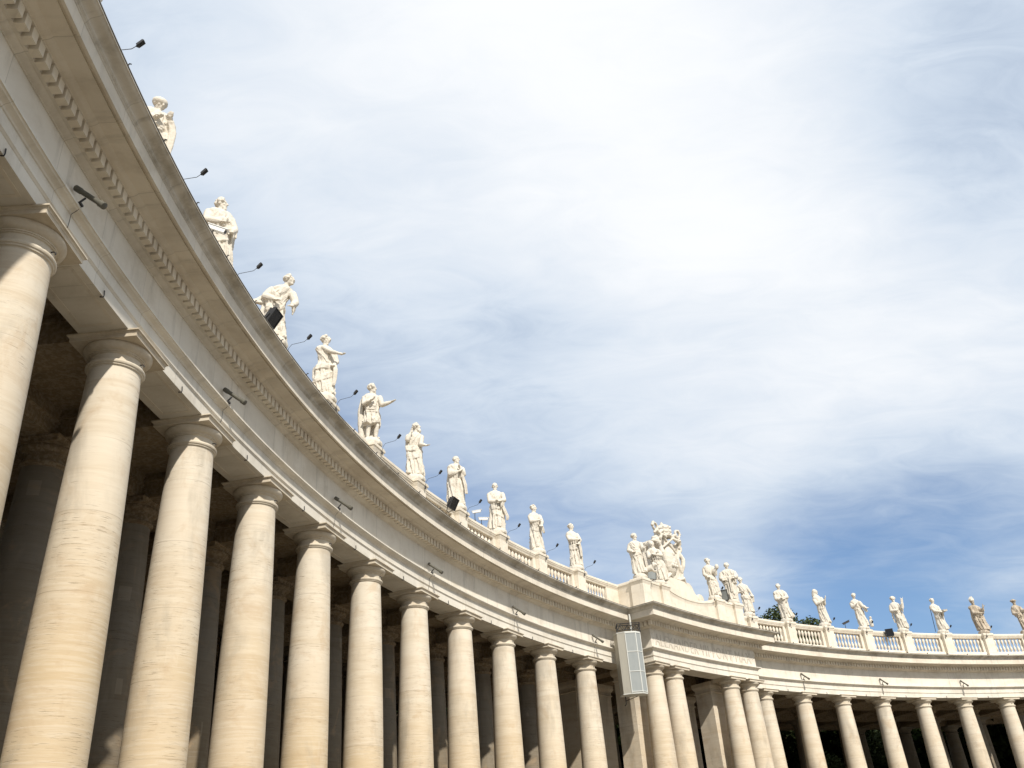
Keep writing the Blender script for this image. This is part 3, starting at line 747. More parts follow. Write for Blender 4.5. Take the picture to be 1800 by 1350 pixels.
S_['k0'] = dict(seed=3, label='cream stone statue at the top left edge of the photo, mostly cut off', hair='short', arms=[arm([(-.36, 0, 1.98), (-.42, -.1, 1.6), (-.1, -.32, 1.6)], sleeve=.05), arm([(.3, -.2, 1.98), (.42, -.2, 1.6), (.3, -.4, 1.4)], sleeve=.05)], swag=[sw_mid, sw_dia])
S_['k1'] = dict(seed=5, label='cream stone statue with bowl-cut hair and bowed head, clutching gathered drapery to its chest', hair='bowl', hyaw=35, hpitch=26, head=(.06, -.08, -.04), wide=1.1, yaw=25,
    arms=[arm([(-.34, -.05, 1.96), (-.40, -.22, 1.55), (-.02, -.38, 1.62)], sleeve=.06), arm([(.34, -.05, 1.94), (.46, -.12, 1.56), (.40, -.30, 1.72)], sleeve=.05)],
    swag=[(-80, 1.9, 70, 1.6, .10, 5, .05), (-60, 1.5, 75, 1.35, .2, 5, .05)], drape=[([(.40, -.25, 1.72), (.50, -.2, 1.4), (.47, -.15, .9), (.42, -.1, .35)], [.07, .10, .09, .06])], cloak=(60, 300))
S_['k2'] = dict(seed=8, label='cream stone statue with heavy curls and bulky mantle, half hidden by cornice and white camera', hair='curly', beard=.34, hyaw=62, hpitch=2, wide=1.08, yaw=40,
    arms=[arm([(-.32, -.14, 1.96), (-.36, -.32, 1.5), (.05, -.45, 1.42)], sleeve=.07), arm([(.32, .05, 1.94), (.46, -.05, 1.5), (.40, -.28, 1.25)], sleeve=.05)],
    swag=[(-90, 1.5, 60, 1.8, .12, 5, .055), sw_low], drape=[([(.36, -.05, 1.9), (.46, -.08, 1.5), (.48, -.1, 1.15)], [.09, .09, .05])], cloak=(60, 290))
S_['k3'] = dict(seed=13, label='cream stone statue striding with its mantle blown out sideways like a wing', hair='curly', hyaw=55, hpitch=0, yaw=30, lean=[(0, -.02, 0), (1.0, -.10, 0), (1.6, .0, 0), (2.2, .22, -.05)], head=(.12, -.05, -.02),
    arms=[arm([(-.20, -.12, 1.94), (-.42, -.18, 1.60), (-.10, -.40, 1.38)], sleeve=.06), arm([(.48, -.05, 1.90), (.60, -.14, 1.48), (.50, -.38, 1.22)], sleeve=.06)],
    drape=[([(-.05, .05, 1.92), (-.38, .05, 1.72), (-.66, .0, 1.52), (-.92, -.05, 1.46)], [.16, .15, .10, .03]), ([(-.15, -.05, 1.6), (-.48, -.05, 1.42), (-.78, -.05, 1.42)], [.14, .10, .04]), ([(-.40, .0, 1.45), (-.46, -.02, 1.0), (-.36, -.05, .4)], [.09, .09, .06])],
    swag=[(-60, 1.2, 80, 1.5, .2, 6, .05), sw_dia])
S_['k4'] = dict(seed=21, label='cream stone statue with a bare forearm pointing sideways and robe knotted at the hip', hair='curly', hyaw=48, yaw=30, lean=[(0, 0, 0), (.9, -.06, 0), (1.5, .02, 0), (2.2, -.06, 0)],
    arms=[arm([(-.10, -.24, 1.96), (.16, -.40, 1.72), (.46, -.46, 1.62)], hand=dict(curl=.9)), arm([(.28, .08, 1.94), (.40, .02, 1.52), (.30, -.20, 1.28)])],
    swag=[(-110, 1.1, 75, 1.30, .02, 6, .045), (-100, .55, 60, .95, .1, 4, .05)], drape=[([(.30, -.22, 1.30), (.36, -.26, 1.0), (.34, -.22, .6), (.30, -.2, .35)], [.07, .085, .07, .04]), ([(-.30, 0, .9), (-.36, .0, .5), (-.46, 0, .12)], [.08, .1, .08])])
S_['k5'] = dict(seed=34, label='cream stone statue in short soldier tunic and cape, arm stretched out, palm open', dress='tunic', hair='curly', beard=.10, hyaw=62, yaw=30, step=1,
    arms=[arm([(.33, -.10, 1.94), (.42, -.22, 1.55), (.78, -.36, 1.62)], sleeve=.02, hand=dict(dir=(.85, -.2, .35), palm=(0, -.3, 1), spread=.9, curl=.1)), arm([(-.30, -.10, 1.92), (-.34, -.30, 1.56), (-.06, -.42, 1.66)], hand=dict(curl=.9))],
    swag=[(-80, 1.85, 70, 1.62, .08, 3, .035), (-120, 1.40, 120, 1.42, .02, 2, .03)], drape=[([(-.38, .05, 1.95), (-.46, .08, 1.4), (-.44, .12, .8), (-.38, .14, .06)], [.09, .12, .13, .12]), ([(-.20, .18, 1.9), (-.24, .24, 1.2), (-.2, .24, .06)], [.12, .16, .16]), ([(.12, .2, 1.8), (.1, .26, 1.0), (.08, .26, .06)], [.1, .14, .14])])
S_['k6'] = dict(seed=55, label='cream bearded stone statue with one hand at its shoulder, other forearm across its waist', hair='curly', beard=.16, hyaw=60, hpitch=-8, head=(.05, 0, 0), yaw=30, lean=[(0, 0, 0), (1.0, -.02, 0), (2.2, .03, 0)], wide=.98,
    arms=[arm([(-.30, -.10, 1.94), (-.34, -.34, 1.66), (-.20, -.36, 1.98)], sleeve=.03), arm([(.30, -.05, 1.92), (.26, -.30, 1.44), (.44, -.40, 1.36)], sleeve=.02, hand=dict(curl=.7))],
    swag=[(-95, 1.40, 80, 1.32, .06, 4, .05), (-90, 1.05, 70, 1.2, .22, 5, .05)], drape=[([(-.32, -.1, 1.9), (-.36, -.16, 1.4), (-.30, -.16, .9)], [.08, .08, .05])])
S_['k7'] = dict(seed=89, label='cream bald stone statue wrapped in a full cloak, black floodlight at its feet', hair='bald', beard=.12, hyaw=64, yaw=35, cloak=(180, 345), cloak_lo=.15,
    arms=[arm([(-.30, -.12, 1.92), (-.28, -.34, 1.50), (.10, -.40, 1.62)], sleeve=.08), arm([(.30, .02, 1.92), (.36, -.18, 1.56), (.22, -.36, 1.78)], sleeve=.05)],
    swag=[(-40, 1.75, 80, 1.5, .05, 3, .04)], drape=[([(.30, -.2, 1.5), (.42, -.16, 1.0), (.46, -.1, .55)], [.05, .08, .05]), ([(-.30, -.05, 1.9), (-.38, -.05, 1.2), (-.38, .0, .3)], [.1, .12, .1])])
S_['k8'] = dict(seed=144, label='cream bearded stone statue with hands folded at its belt, mantle flaring sideways', hair='bald', beard=.20, hyaw=6, hpitch=12, yaw=20, lean=[(0, -.06, 0), (1.0, .02, 0), (2.2, -.04, 0)],
    arms=[arm([(-.36, -.08, 1.94), (-.34, -.30, 1.48), (.06, -.42, 1.42)], sleeve=.05), arm([(.34, -.08, 1.92), (.42, -.24, 1.52), (.18, -.42, 1.46)], sleeve=.04)],
    swag=[(-100, 1.30, 80, 1.30, .10, 5, .045), (-90, 1.2, 95, .75, .1, 3, .05)], drape=[([(.30, -.2, 1.3), (.42, -.18, .95), (.54, -.12, .62), (.50, -.1, .45)], [.07, .08, .08, .04]), ([(-.3, 0, .8), (-.42, 0, .4), (-.50, 0, .05)], [.1, .1, .08])])
S_['k9'] = dict(seed=233, label='cream slim stone statue in smooth robe, one hand holding a hanging fold', hair='short', hyaw=66, yaw=35, wide=.92, lean=[(0, .0, 0), (1.0, -.03, 0), (2.2, -.05, 0)],
    arms=[arm([(-.28, -.12, 1.92), (-.22, -.32, 1.55), (.14, -.40, 1.56)], sleeve=.05), arm([(.26, .0, 1.92), (.36, -.16, 1.55), (.34, -.32, 1.34)], sleeve=.04)],
    swag=[(-70, 1.75, 75, 1.42, .05, 3, .04), (-40, 1.3, 70, 1.2, .1, 3, .04)], drape=[([(.33, -.3, 1.35), (.40, -.25, 1.05), (.44, -.2, .85)], [.06, .06, .03])])
S_['k10'] = dict(seed=377, label='cream stone statue with forearms crossed over drapery, last one left of the pavilion', hair='short', hyaw=66, hpitch=6, yaw=35, wide=.94, lean=[(0, .03, 0), (1.0, .05, 0), (2.2, -.10, 0)],
    arms=[arm([(-.32, -.10, 1.90), (-.24, -.34, 1.55), (.18, -.40, 1.50)], sleeve=.05), arm([(.22, .02, 1.90), (.36, -.16, 1.52), (.30, -.34, 1.32)], sleeve=.05)],
    swag=[(-60, 1.85, 75, 1.50, .05, 3, .04), (-80, 1.25, 80, 1.4, .25, 5, .045)], drape=[([(.30, -.3, 1.4), (.36, -.24, 1.0), (.38, -.2, .5)], [.07, .08, .05])])
S_['p1'] = dict(seed=610, label='cream stone statue with a small lion at its feet on the pavilion corner', hair='curly', beard=.26, hyaw=50, hpitch=10, yaw=30, wide=1.04, lean=[(0, .06, 0), (1.0, 0, 0), (2.2, -.05, 0)],
    arms=[arm([(-.36, -.06, 1.94), (-.48, -.14, 1.55), (-.24, -.36, 1.40)], sleeve=.06), arm([(.30, -.05, 1.92), (.42, -.20, 1.50), (.56, -.34, 1.66)], sleeve=.05)],
    swag=[sw_mid, sw_dia], drape=[([(.4, -.2, 1.4), (.46, -.15, .9), (.5, -.1, .4)], [.07, .08, .06])], props=[('lion', lion((.62, -.10, .0), .95), .03), ('scroll', rod((.46, -.42, 1.50), (.72, -.36, 1.95), .05), 0)])
S_['p2'] = dict(seed=987, label='cream stone woman statue hugging arms over her breast before the coat of arms', hair='hood', hyaw=10, hpitch=10, yaw=15, lean=[(0, .14, 0), (.9, .12, 0), (1.5, .0, 0), (2.2, -.14, 0)], head=(-.03, -.03, -.02),
    arms=[arm([(-.44, -.08, 1.92), (-.42, -.30, 1.52), (.02, -.40, 1.72)], sleeve=.05), arm([(.20, -.08, 1.92), (.36, -.26, 1.56), (-.02, -.44, 1.60)], sleeve=.05)],
    swag=[(-90, 1.35, 70, 1.28, .15, 5, .045), (60, 1.3, -60, .5, .05, 4, .045)])
S_['p3'] = dict(seed=1597, label='cream slim stone statue lifting a round bundle in one hand, over the inscribed frieze', hair='short', beard=.10, hyaw=50, yaw=25, wide=.9, lean=[(0, .08, 0), (1.0, .04, 0), (2.2, -.08, 0)],
    arms=[arm([(-.38, -.05, 1.92), (-.42, -.14, 1.5), (-.2, -.36, 1.30)], sleeve=.04), arm([(.20, -.06, 1.92), (.24, -.26, 1.55), (.44, -.38, 1.72)], sleeve=.04)],
    swag=[(-60, 1.4, 60, 1.2, .05, 4, .04), (-50, 1.15, 70, .7, .05, 3, .04)], props=[('bundle', (lambda q: (q.ball((.48, -.40, 1.86), (.14, .14, .19)), q)[1])(MB()), .03)])
S_['p4'] = dict(seed=2584, label='cream broad stone statue facing out in a short wide cape over a long vestment', hair='short', hyaw=20, yaw=10, wide=1.0, cloak=(40, 320), cloak_lo=1.1,
    arms=[arm([(-.40, -.05, 1.94), (-.50, -.14, 1.56), (-.36, -.30, 1.42)], sleeve=.12), arm([(.40, -.05, 1.92), (.52, -.14, 1.56), (.36, -.34, 1.46)], sleeve=.12)],
    swag=[(-70, 1.70, 70, 1.68, .25, 3, .05)], drape=[([(.05, -.34, 1.55), (.08, -.36, 1.1), (.08, -.34, .5)], [.07, .06, .06])])
S_['r0'] = dict(seed=4181, label='cream stone statue bare to the waist twisting with drapery wound round its hips', hair='short', hyaw=15, yaw=20, dress='robe', wide=.9, lean=[(0, .12, 0), (.9, .10, 0), (1.5, .02, 0), (2.2, -.12, 0)], head=(-.02, 0, 0),
    arms=[arm([(-.40, -.05, 1.90), (-.44, -.22, 1.5), (-.18, -.34, 1.52)]), arm([(.20, -.04, 1.90), (.38, -.16, 1.5), (.46, -.20, 1.28)])],
    swag=[(-100, 1.32, 95, 1.10, .08, 6, .05)], drape=[([(.46, -.15, 1.3), (.52, -.12, 1.0), (.50, -.1, .7)], [.08, .09, .06])])
S_['r1'] = dict(seed=11, label='cream stone statue with caped shoulders and joined hands in front of the dark treetop', hair='short', hyaw=30, hpitch=8, yaw=25, lean=[(0, .10, 0), (1.0, .02, 0), (2.2, -.10, 0)], cloak=(50, 310), cloak_lo=1.35,
    arms=[arm([(-.42, -.05, 1.90), (-.40, -.26, 1.46), (.02, -.42, 1.38)], sleeve=.08), arm([(.26, -.05, 1.90), (.38, -.24, 1.50), (.12, -.44, 1.46)], sleeve=.07)],
    swag=[(-80, 1.62, 75, 1.55, .12, 3, .045), (-60, 1.1, 60, .9, .1, 3, .04)], drape=[([(.05, -.36, 1.3), (.1, -.36, .8), (.12, -.36, .35)], [.06, .07, .06]), ([(.38, 0, .6), (.5, 0, .3), (.62, 0, .06)], [.09, .09, .08])])
S_['r2'] = dict(seed=12, label='cream small hooded stone statue raising both hands in prayer against the blue sky', hair='hood', hyaw=60, hpitch=-4, yaw=40, wide=.86, lean=[(0, .14, 0), (1.0, .06, 0), (2.2, -.14, 0)],
    arms=[arm([(-.36, -.08, 1.88), (-.22, -.32, 1.42), (.26, -.42, 1.58)], sleeve=.06), arm([(.18, -.02, 1.88), (.26, -.20, 1.44), (.44, -.38, 1.72)], sleeve=.05)],
    swag=[(-90, 1.3, 75, 1.35, .12, 4, .045)])
S_['r3'] = dict(seed=14, label='cream stone statue in a monk habit, small child figure at its feet', hair='short', hyaw=35, hpitch=16, yaw=30, wide=.9, lean=[(0, .10, 0), (1.0, .02, 0), (2.2, -.16, 0)], head=(.02, -.04, 0),
    arms=[arm([(-.44, -.05, 1.88), (-.40, -.28, 1.52), (-.12, -.40, 1.68)], sleeve=.07), arm([(.16, -.05, 1.88), (.34, -.20, 1.48), (.54, -.30, 1.36)], sleeve=.08)],
    swag=[(-40, 1.9, 60, 1.55, .05, 2, .04)], drape=[([(.40, -.2, 1.45), (.50, -.2, 1.25), (.56, -.2, 1.05)], [.10, .12, .07])], props=[('attendant', child_figure((.66, -.05, -.1), .80, 0), .03)])
S_['r4'] = dict(seed=15, label='cream bearded stone statue holding up a tall palm frond, beside a black floodlight', hair='curly', beard=.18, hyaw=30, yaw=20, wide=.94, lean=[(0, .12, 0), (1.0, .05, 0), (2.2, -.12, 0)],
    arms=[arm([(-.40, -.06, 1.90), (-.46, -.20, 1.46), (-.08, -.40, 1.42)], sleeve=.06), arm([(.20, -.04, 1.90), (.34, -.18, 1.50), (.42, -.36, 1.74)], sleeve=.06)],
    swag=[(-90, 1.6, 70, 1.55, .12, 4, .045), (-60, 1.2, 80, .6, .05, 4, .045)], props=[('palm_frond', palm_leaf((.40, -.40, 1.15), (.56, -.34, 2.35)), .028)], drape=[([(-.40, -.1, 1.4), (-.44, -.08, .95), (-.38, -.05, .55)], [.07, .07, .04])])
S_['r5'] = dict(seed=16, label='cream stone statue holding out a thick book, thin dark staff behind its shoulder', hair='short', hyaw=55, yaw=35, wide=.9, lean=[(0, .12, 0), (1.0, .06, 0), (2.2, -.14, 0)],
    arms=[arm([(-.36, -.10, 1.88), (-.14, -.32, 1.52), (.26, -.42, 1.40)], sleeve=.05), arm([(.14, -.02, 1.88), (.26, -.18, 1.44), (.46, -.36, 1.36)], sleeve=.05)],
    swag=[(-80, 1.25, 70, 1.1, .1, 3, .04)], props=[('book', book((.58, -.42, 1.44), 20, 10, 1.05), 0)])
S_['r6'] = dict(seed=17, dirty=1, label='weathered brown stone statue of a bishop in a pale mitre and cope, raising a cross', hair='bald', beard=.10, hyaw=45, yaw=30, wide=.98, cloak=(170, 330), lean=[(0, .14, 0), (1.0, .05, 0), (2.2, -.16, 0)],
    arms=[arm([(-.40, -.08, 1.88), (-.26, -.34, 1.46), (.18, -.42, 1.38)], sleeve=.07), arm([(.16, -.02, 1.88), (.34, -.20, 1.50), (.48, -.38, 1.70)], sleeve=.07)],
    swag=[(-40, 1.5, 80, 1.3, .15, 4, .05), (-60, 1.1, 70, .8, .1, 4, .05)], drape=[([(-.42, 0, 1.9), (-.46, .05, 1.2), (-.34, .05, .1)], [.09, .12, .12])])
S_['r7'] = dict(seed=18, dirty=1, label='weathered brown stone statue in a broad hat at the right edge of the photo', hair='turban', beard=.12, hyaw=40, yaw=30, wide=.88, lean=[(0, .18, 0), (1.0, .08, 0), (2.2, -.16, 0)],
    arms=[arm([(-.40, -.06, 1.88), (-.44, -.2, 1.45), (-.14, -.40, 1.40)], sleeve=.05), arm([(.16, -.02, 1.88), (.30, -.22, 1.55), (.50, -.36, 1.62)], sleeve=.05)],
    swag=[sw_mid, (-40, 1.0, 70, .6, .1, 4, .045)])
def mitre_prop(c, yaw):
    mb = MB(); mx = Matrix.Translation(c) @ Matrix.Rotation(rad(yaw), 4, 'Z')
    for y in (-.085, .085): mb.prism([(-.17, -.02), (.17, -.02), (.185, .16), (0, .40), (-.185, .16)], y - .03, y + .03, mx)
    mb.lathe([(.185, -.03), (.19, .02), (.16, .16), (.05, .2)], 14, (0, 0), mx); return mb
mc = Vector((-.155, -.01, 2.53))
S_['r6']['props'] = [('mitre', mitre_prop(mc, 45), .022), ('cross', (lambda q: (q.tube([(.52, -.40, 1.45), (.56, -.40, 2.05)], .035, 7), q.tube([(.44, -.40, 1.86), (.68, -.40, 1.90)], .03, 7), q)[2])(MB()), 0)]
def cam_rz(p): return math.atan2(-p.y, -p.x) + pi / 2     # local -Y towards the viewer's side of the square
STZ = 17.88
def place(key, th, off, voxel, shrink=1.0):
    p = pt(th, off, STZ); r = statue(S_[key], (p, cam_rz(p)), voxel); r.scale = (shrink,) * 3; return r
statues = {}
for k in range(0, 11): statues['k%d' % k] = place('k%d' % k, TH0 - k * DTH, {0: -.2, 1: -.2, 2: -.05}.get(k, .12), .018 if k < 6 else .020)
for i in range(4): statues['p%d' % (i + 1)] = place('p%d' % (i + 1), PAV[i], PJ + .05, .020)
for k in range(0, 8): statues['r%d' % k] = place('r%d' % k, TH1 - k * DTH, .10, .022)
staff = rod((-.52, .05, -.02), (-.42, .05, 2.02), .022); so = staff.obj('staff', M['metal'], statues['r5']); so.location = (0, 0, .27)

# ------------------------------------------------------------------ coat of arms over the pavilion
ca = empty('coat_of_arms', pt((PAV[1] + PAV[2]) / 2, .55, 15.85), face_rz((PAV[1] + PAV[2]) / 2) + rad(4))
ca.scale = (1.06, 1.35, 1.03)
tag(ca, 'huge carved papal coat of arms with scrolled shield, crossed keys and tiara above the pavilion', 'coat of arms')
b = MB()
b.prism([(-2.9, 0), (2.9, 0), (2.9, 2.0), (2.55, 2.05), (2.2, 2.2), (1.85, 2.5), (1.6, 2.9), (1.35, 3.05), (-1.35, 3.05), (-1.6, 2.9), (-1.85, 2.5), (-2.2, 2.2), (-2.55, 2.05), (-2.9, 2.0)], -.42, .42)
for s_ in (-1, 1): b.lathe([(.0, -.47), (.30, -.47), (.34, -.40), (.34, .40), (.30, .47), (.0, .47)], 20, (0, 0), Matrix.Translation((2.45 * s_, 0, 2.2)) @ Matrix.Rotation(pi / 2, 4, 'X'), False)
o = b.obj('scroll_base', M['parapet'], ca, 30)
c = MB()
half = [(0, 3.0), (.55, 3.1), (.95, 3.35), (1.05, 3.75), (.86, 4.2), (.80, 4.6), (.95, 5.0), (1.25, 5.3), (1.32, 5.55), (1.10, 5.70), (.80, 5.62), (.45, 5.72), (0, 5.8)]
c.prism(half + [(-x, z) for x, z in half[::-1][1:-1]], -.16, 1.45)
inner = [(x * .74, 4.4 + (z - 4.4) * .76) for x, z in half]
c.ball((0, -.14, 4.35), (.70, .30, .98)); 
for s_ in (-1, 1):
    for q in range(16):                          # curling shoulder scrolls and rims
        a = q / 15 * 1.6 * 2 * pi; r = .34 * (1 - q / 20); c.ball((1.16 * s_ + r * cos(a) * s_, -.10 - .012 * q, 5.42 + r * sin(a)), .13 - .003 * q)
    c.tube([(x * s_, -.2, z) for x, z in half[1:9]], [.10, .13, .14, .12, .12, .14, .16, .14], 8)
    c.tube([(.30 * s_, -.3, 3.1), (.75 * s_, -.38, 3.25), (1.0 * s_, -.3, 3.0), (1.15 * s_, -.2, 2.95)], [.10, .14, .14, .08], 8)
    c.tube([(1.05 * s_, -.25, 5.1), (1.18 * s_, -.36, 4.6), (1.05 * s_, -.36, 4.1), (.95 * s_, -.3, 3.7)], [.10, .13, .12, .05], 8)      # garland drops
for x, z in ((-.22, 3.95), (0, 3.95), (.22, 3.95), (-.11, 4.13), (.11, 4.13), (0, 4.31)): c.ball((x, -.40, z), (.12, .08, .12))
for k in range(8): a = 2 * pi * k / 8; c.tube([(0, -.44, 4.74), (.17 * cos(a), -.42, 4.74 + .17 * sin(a))], [.045, .012], 5)
co = remeshed(c, 'shield', .024, M['statue'], (.022, .012)); co.parent = ca
t_ = MB()
t_.lathe([(.40, 5.95), (.44, 6.0), (.44, 6.08), (.40, 6.10), (.43, 6.22), (.46, 6.25), (.46, 6.33), (.42, 6.36), (.42, 6.5), (.45, 6.50), (.45, 6.58), (.42, 6.62), (.36, 6.73), (.24, 6.82), (.08, 6.86)], 22)
t_.ball((0, 0, 6.90), .11); t_.box((0, 0, 7.02), (.03, .03, .06))
for z in (6.12, 6.37, 6.62):
    for k in range(10): a = 2 * pi * k / 10; t_.ball((.43 * cos(a), .43 * sin(a), z), (.05, .05, .075))
to_ = remeshed(t_, 'tiara', .026, M['statue'], (.012, .008)); to_.parent = ca
for s_ in (-1, 1):
    kk = MB(); A = Vector((-.85 * s_, -.22 - .04 * s_, 5.05)); B = Vector((1.02 * s_, -.22 - .04 * s_, 6.30)); kk.tube([A, (A + B) / 2, B], .075, 8)
    tdir = (B - A).normalized(); pd = Vector((-tdir.z, 0, tdir.x))
    for q in range(18):
        a = 2 * pi * q / 18; kk.ball(B + tdir * .22 + tdir * .24 * cos(a) + pd * .24 * sin(a), .075)
    for q in (-1, 0, 1): kk.ball(B + tdir * .50 + pd * .13 * q, .085)
    ko = remeshed(kk, 'key', .026, M['statue'], (.015, .01)); ko.parent = ca
    rb_ = MB(); rb_.tube([(.42 * s_, -.1, 6.05), (.75 * s_, -.3, 6.2), (1.05 * s_, -.28, 5.98), (1.28 * s_, -.22, 6.12), (1.45 * s_, -.2, 5.92)], [.09, .13, .11, .12, .05], 8)
    rb_.tube([(.5 * s_, -.28, 5.95), (.75 * s_, -.45, 5.72), (1.0 * s_, -.4, 5.85), (1.12 * s_, -.32, 5.62), (1.02 * s_, -.32, 5.35)], [.09, .12, .10, .11, .05], 8)
    ro_ = remeshed(rb_, 'ribbon', .03, M['statue'], (.06, .03)); ro_.parent = ca

# ------------------------------------------------------------------ lamps, floodlights, cameras
SHORT = {'k0': 'the statue at the top left edge', 'k1': 'the bowl-haired bowed statue', 'k2': 'the curly statue half hidden by the cornice', 'k3': 'the statue with a blown-out mantle',
  'k4': 'the statue with a pointing bare forearm', 'k5': 'the statue in short soldier tunic', 'k6': 'the statue with a hand at its shoulder', 'k7': 'the bald cloaked statue', 'k8': 'the statue with hands folded at its belt',
  'k9': 'the slim statue in a smooth robe', 'k10': 'the last statue before the pavilion', 'p3': 'the statue lifting a round bundle', 'r0': 'the bare-chested twisting statue', 'r1': 'the caped statue near the treetop', 'r2': 'the small praying hooded statue',
  'r3': 'the statue with a child at its feet', 'r4': 'the statue with the palm frond', 'r5': 'the statue holding a book', 'r6': 'the mitred bishop statue'}
la = MB(); la.tube([(0, -.50, 17.62), (0, -.56, 17.88), (0, -.66, 18.0), (0, -1.10, 18.03), (0, -1.21, 18.12)], .008, 6)
lh = MB(); lmx = Matrix.Translation((0, -1.28, 18.185)) @ Matrix.Rotation(rad(-48), 4, 'X') @ Matrix.Scale(.60, 4)
lh.box((0, 0, 0), (.085, .155, .045), lmx); lh.box((0, -.02, .056), (.07, .12, .012), lmx); lh.box((0, .17, 0), (.03, .03, .03), lmx)
for k in range(4): lh.box((0, -.10 + .06 * k, -.054), (.075, .008, .012), lmx)
lb = MB(); lb.box((0, -.515, 17.60), (.05, .012, .06))
lme = {n: mb.mesh(n) for n, mb in (('arm', la), ('lamp_head', lh), ('bracket', lb))}
for me in lme.values(): me.materials.append(M['metal'])
def lamp(th, off, key, dz=0):
    e = empty('parapet_lamp', pt(th, off, 0) + Vector((0, 0, dz)), face_rz(th)); tag(e, 'small black lamp on bent arm before ' + SHORT[key], 'lamp', 'small lamps lighting the statues')
    for n, me in lme.items():
        q = bpy.data.objects.new(n, me); COL.objects.link(q); q.parent = e
for k in range(0, 11): lamp(TH0 - (k + .05) * DTH, 0, 'k%d' % k)
lamp(PAV[2] + .012, PJ, 'p3', .1)
for k in range(0, 7): lamp(TH1 - (k - .05) * DTH, 0, 'r%d' % k)
# tube spotlights lying on the architrave ledge
ts = MB(); tmx = Matrix.Translation((0, -.92, 13.84)) @ Matrix.Rotation(pi / 2 + rad(39), 4, 'X') @ Matrix.Scale(.86, 4)
ts.lathe([(.055, -.48), (.075, -.47), (.075, -.30), (.062, -.28), (.062, .30), (.08, .32), (.085, .47), (.06, .48)], 14, (0, 0), tmx)
tb2 = MB(); tb2.box((0, -.70, 13.665), (.06, .10, .02)); tb2.tube([(0, -.70, 13.68), (0, -.78, 13.76), (0, -.84, 13.82)], .022, 6)
tcab = MB(); tcab.tube([(.03, -.72, 13.66), (.03, -.772, 13.62), (.03, -.70, 13.53), (.03, -.612, 13.46), (.03, -.606, 13.2), (.03, -.60, 13.14), (.03, -.566, 13.1), (.03, -.566, 12.84)], .006, 5)
tme = {n: mb.mesh(n) for n, mb in (('tube', ts), ('bracket', tb2), ('cable', tcab))}
for n, me in tme.items(): me.materials.append(M['bronze'] if n == 'tube' else M['metal'])
def tubelight(th, label):
    e = empty('tube_spotlight', pt(th, 0, 0), face_rz(th)); tag(e, label, 'spotlight', 'tube spotlights on the architrave ledge')
    for n, me in tme.items():
        q = bpy.data.objects.new(n, me); COL.objects.link(q); q.parent = e
for k, w in ((0, 'nearest column at the left edge'), (2, 'third column from the left edge'), (4, 'fifth column from the left edge'), (6, 'seventh column from the left edge'), (8, 'ninth column from the left edge'), (10, 'last column before the grey loudspeaker')):
    tubelight(TH0 - (k + .05) * DTH, 'grey tube spotlight on the ledge above the ' + w)
for j, w in ((.92, 'second column right of the pavilion'), (2.94, 'fourth column right of the pavilion'), (4.94, 'sixth column right of the pavilion')):
    tubelight(TH1 - j * DTH, 'dark tube spotlight on the ledge above the ' + w)
# square floodlights
def flood(p, rz, tilt, label, size=.34, grey=False):
    e = empty('floodlight', p, rz); tag(e, label, 'floodlight', 'big floodlights on the parapet')
    R4 = Matrix.Rotation(tilt, 4, 'X')
    b = MB(); s = size; b.prism([(-s, -s), (s, -s), (s, s), (-s, s)], -.04, .04, R4); b.prism([(-s * .8, -s * .8), (s * .8, -s * .8), (s * .8, s * .8), (-s * .8, s * .8)], .042, .16, R4)
    for k in range(6): b.box((0, .17, -s * .7 + k * s * .28), (s * .7, .03, .008), R4)
    b.obj('housing', M['boxside'] if grey else M['metal'], e)
    gl = MB(); gl.box((0, -.045, 0), (s * .9, .006, s * .9), R4); gl.obj('glass', M['boxpanel'] if grey else M['glass'], e)
    rm = MB()
    for a, c_, h_ in ((0, (0, -.055, s * .95), (s, .02, s * .05)), (1, (0, -.055, -s * .95), (s, .02, s * .05)), (2, (s * .95, -.055, 0), (s * .05, .0199, s * .9)), (3, (-s * .95, -.055, 0), (s * .05, .0199, s * .9))): rm.box(c_, h_, R4)
    rm.obj('rim', M['metal'], e)
    y = MB(); y.tube([(-s - .03, 0, 0), (-s - .03, .14, -s * .6), (-s * .3, .30, -s - .06), (s * .3, .30, -s - .06), (s + .03, .14, -s * .6), (s + .03, 0, 0)], .02, 6); y.obj('yoke', M['metal'], e)
    return e
q = pt(2.995, .72, 18.04); flood(q, face_rz(2.995), rad(32), 'black square floodlight tilted before the striding statue with wing-like mantle', .27)
q = pt(2.745, .78, 17.55); flood(q, face_rz(2.745), rad(28), 'black square floodlight on the balustrade before the bald cloaked statue', .28)
q = pt(2.015, .60, 17.66); flood(q, cam_rz(q) + rad(5), rad(4), 'black square floodlight on the balustrade rail left of the palm frond statue', .29)
q = pt((PAV[0] + PAV[1]) / 2, 1.9, 18.36); flood(q, cam_rz(q) + rad(35), rad(10), 'grey faced floodlight between the lion statue and the woman statue', .32, True)
q = pt((PAV[2] + PAV[3]) / 2 + .004, 1.9, 18.30); flood(q, cam_rz(q) + rad(-10), rad(24), 'low grey floodlight between the two pavilion statues right of the coat of arms', .36, True)
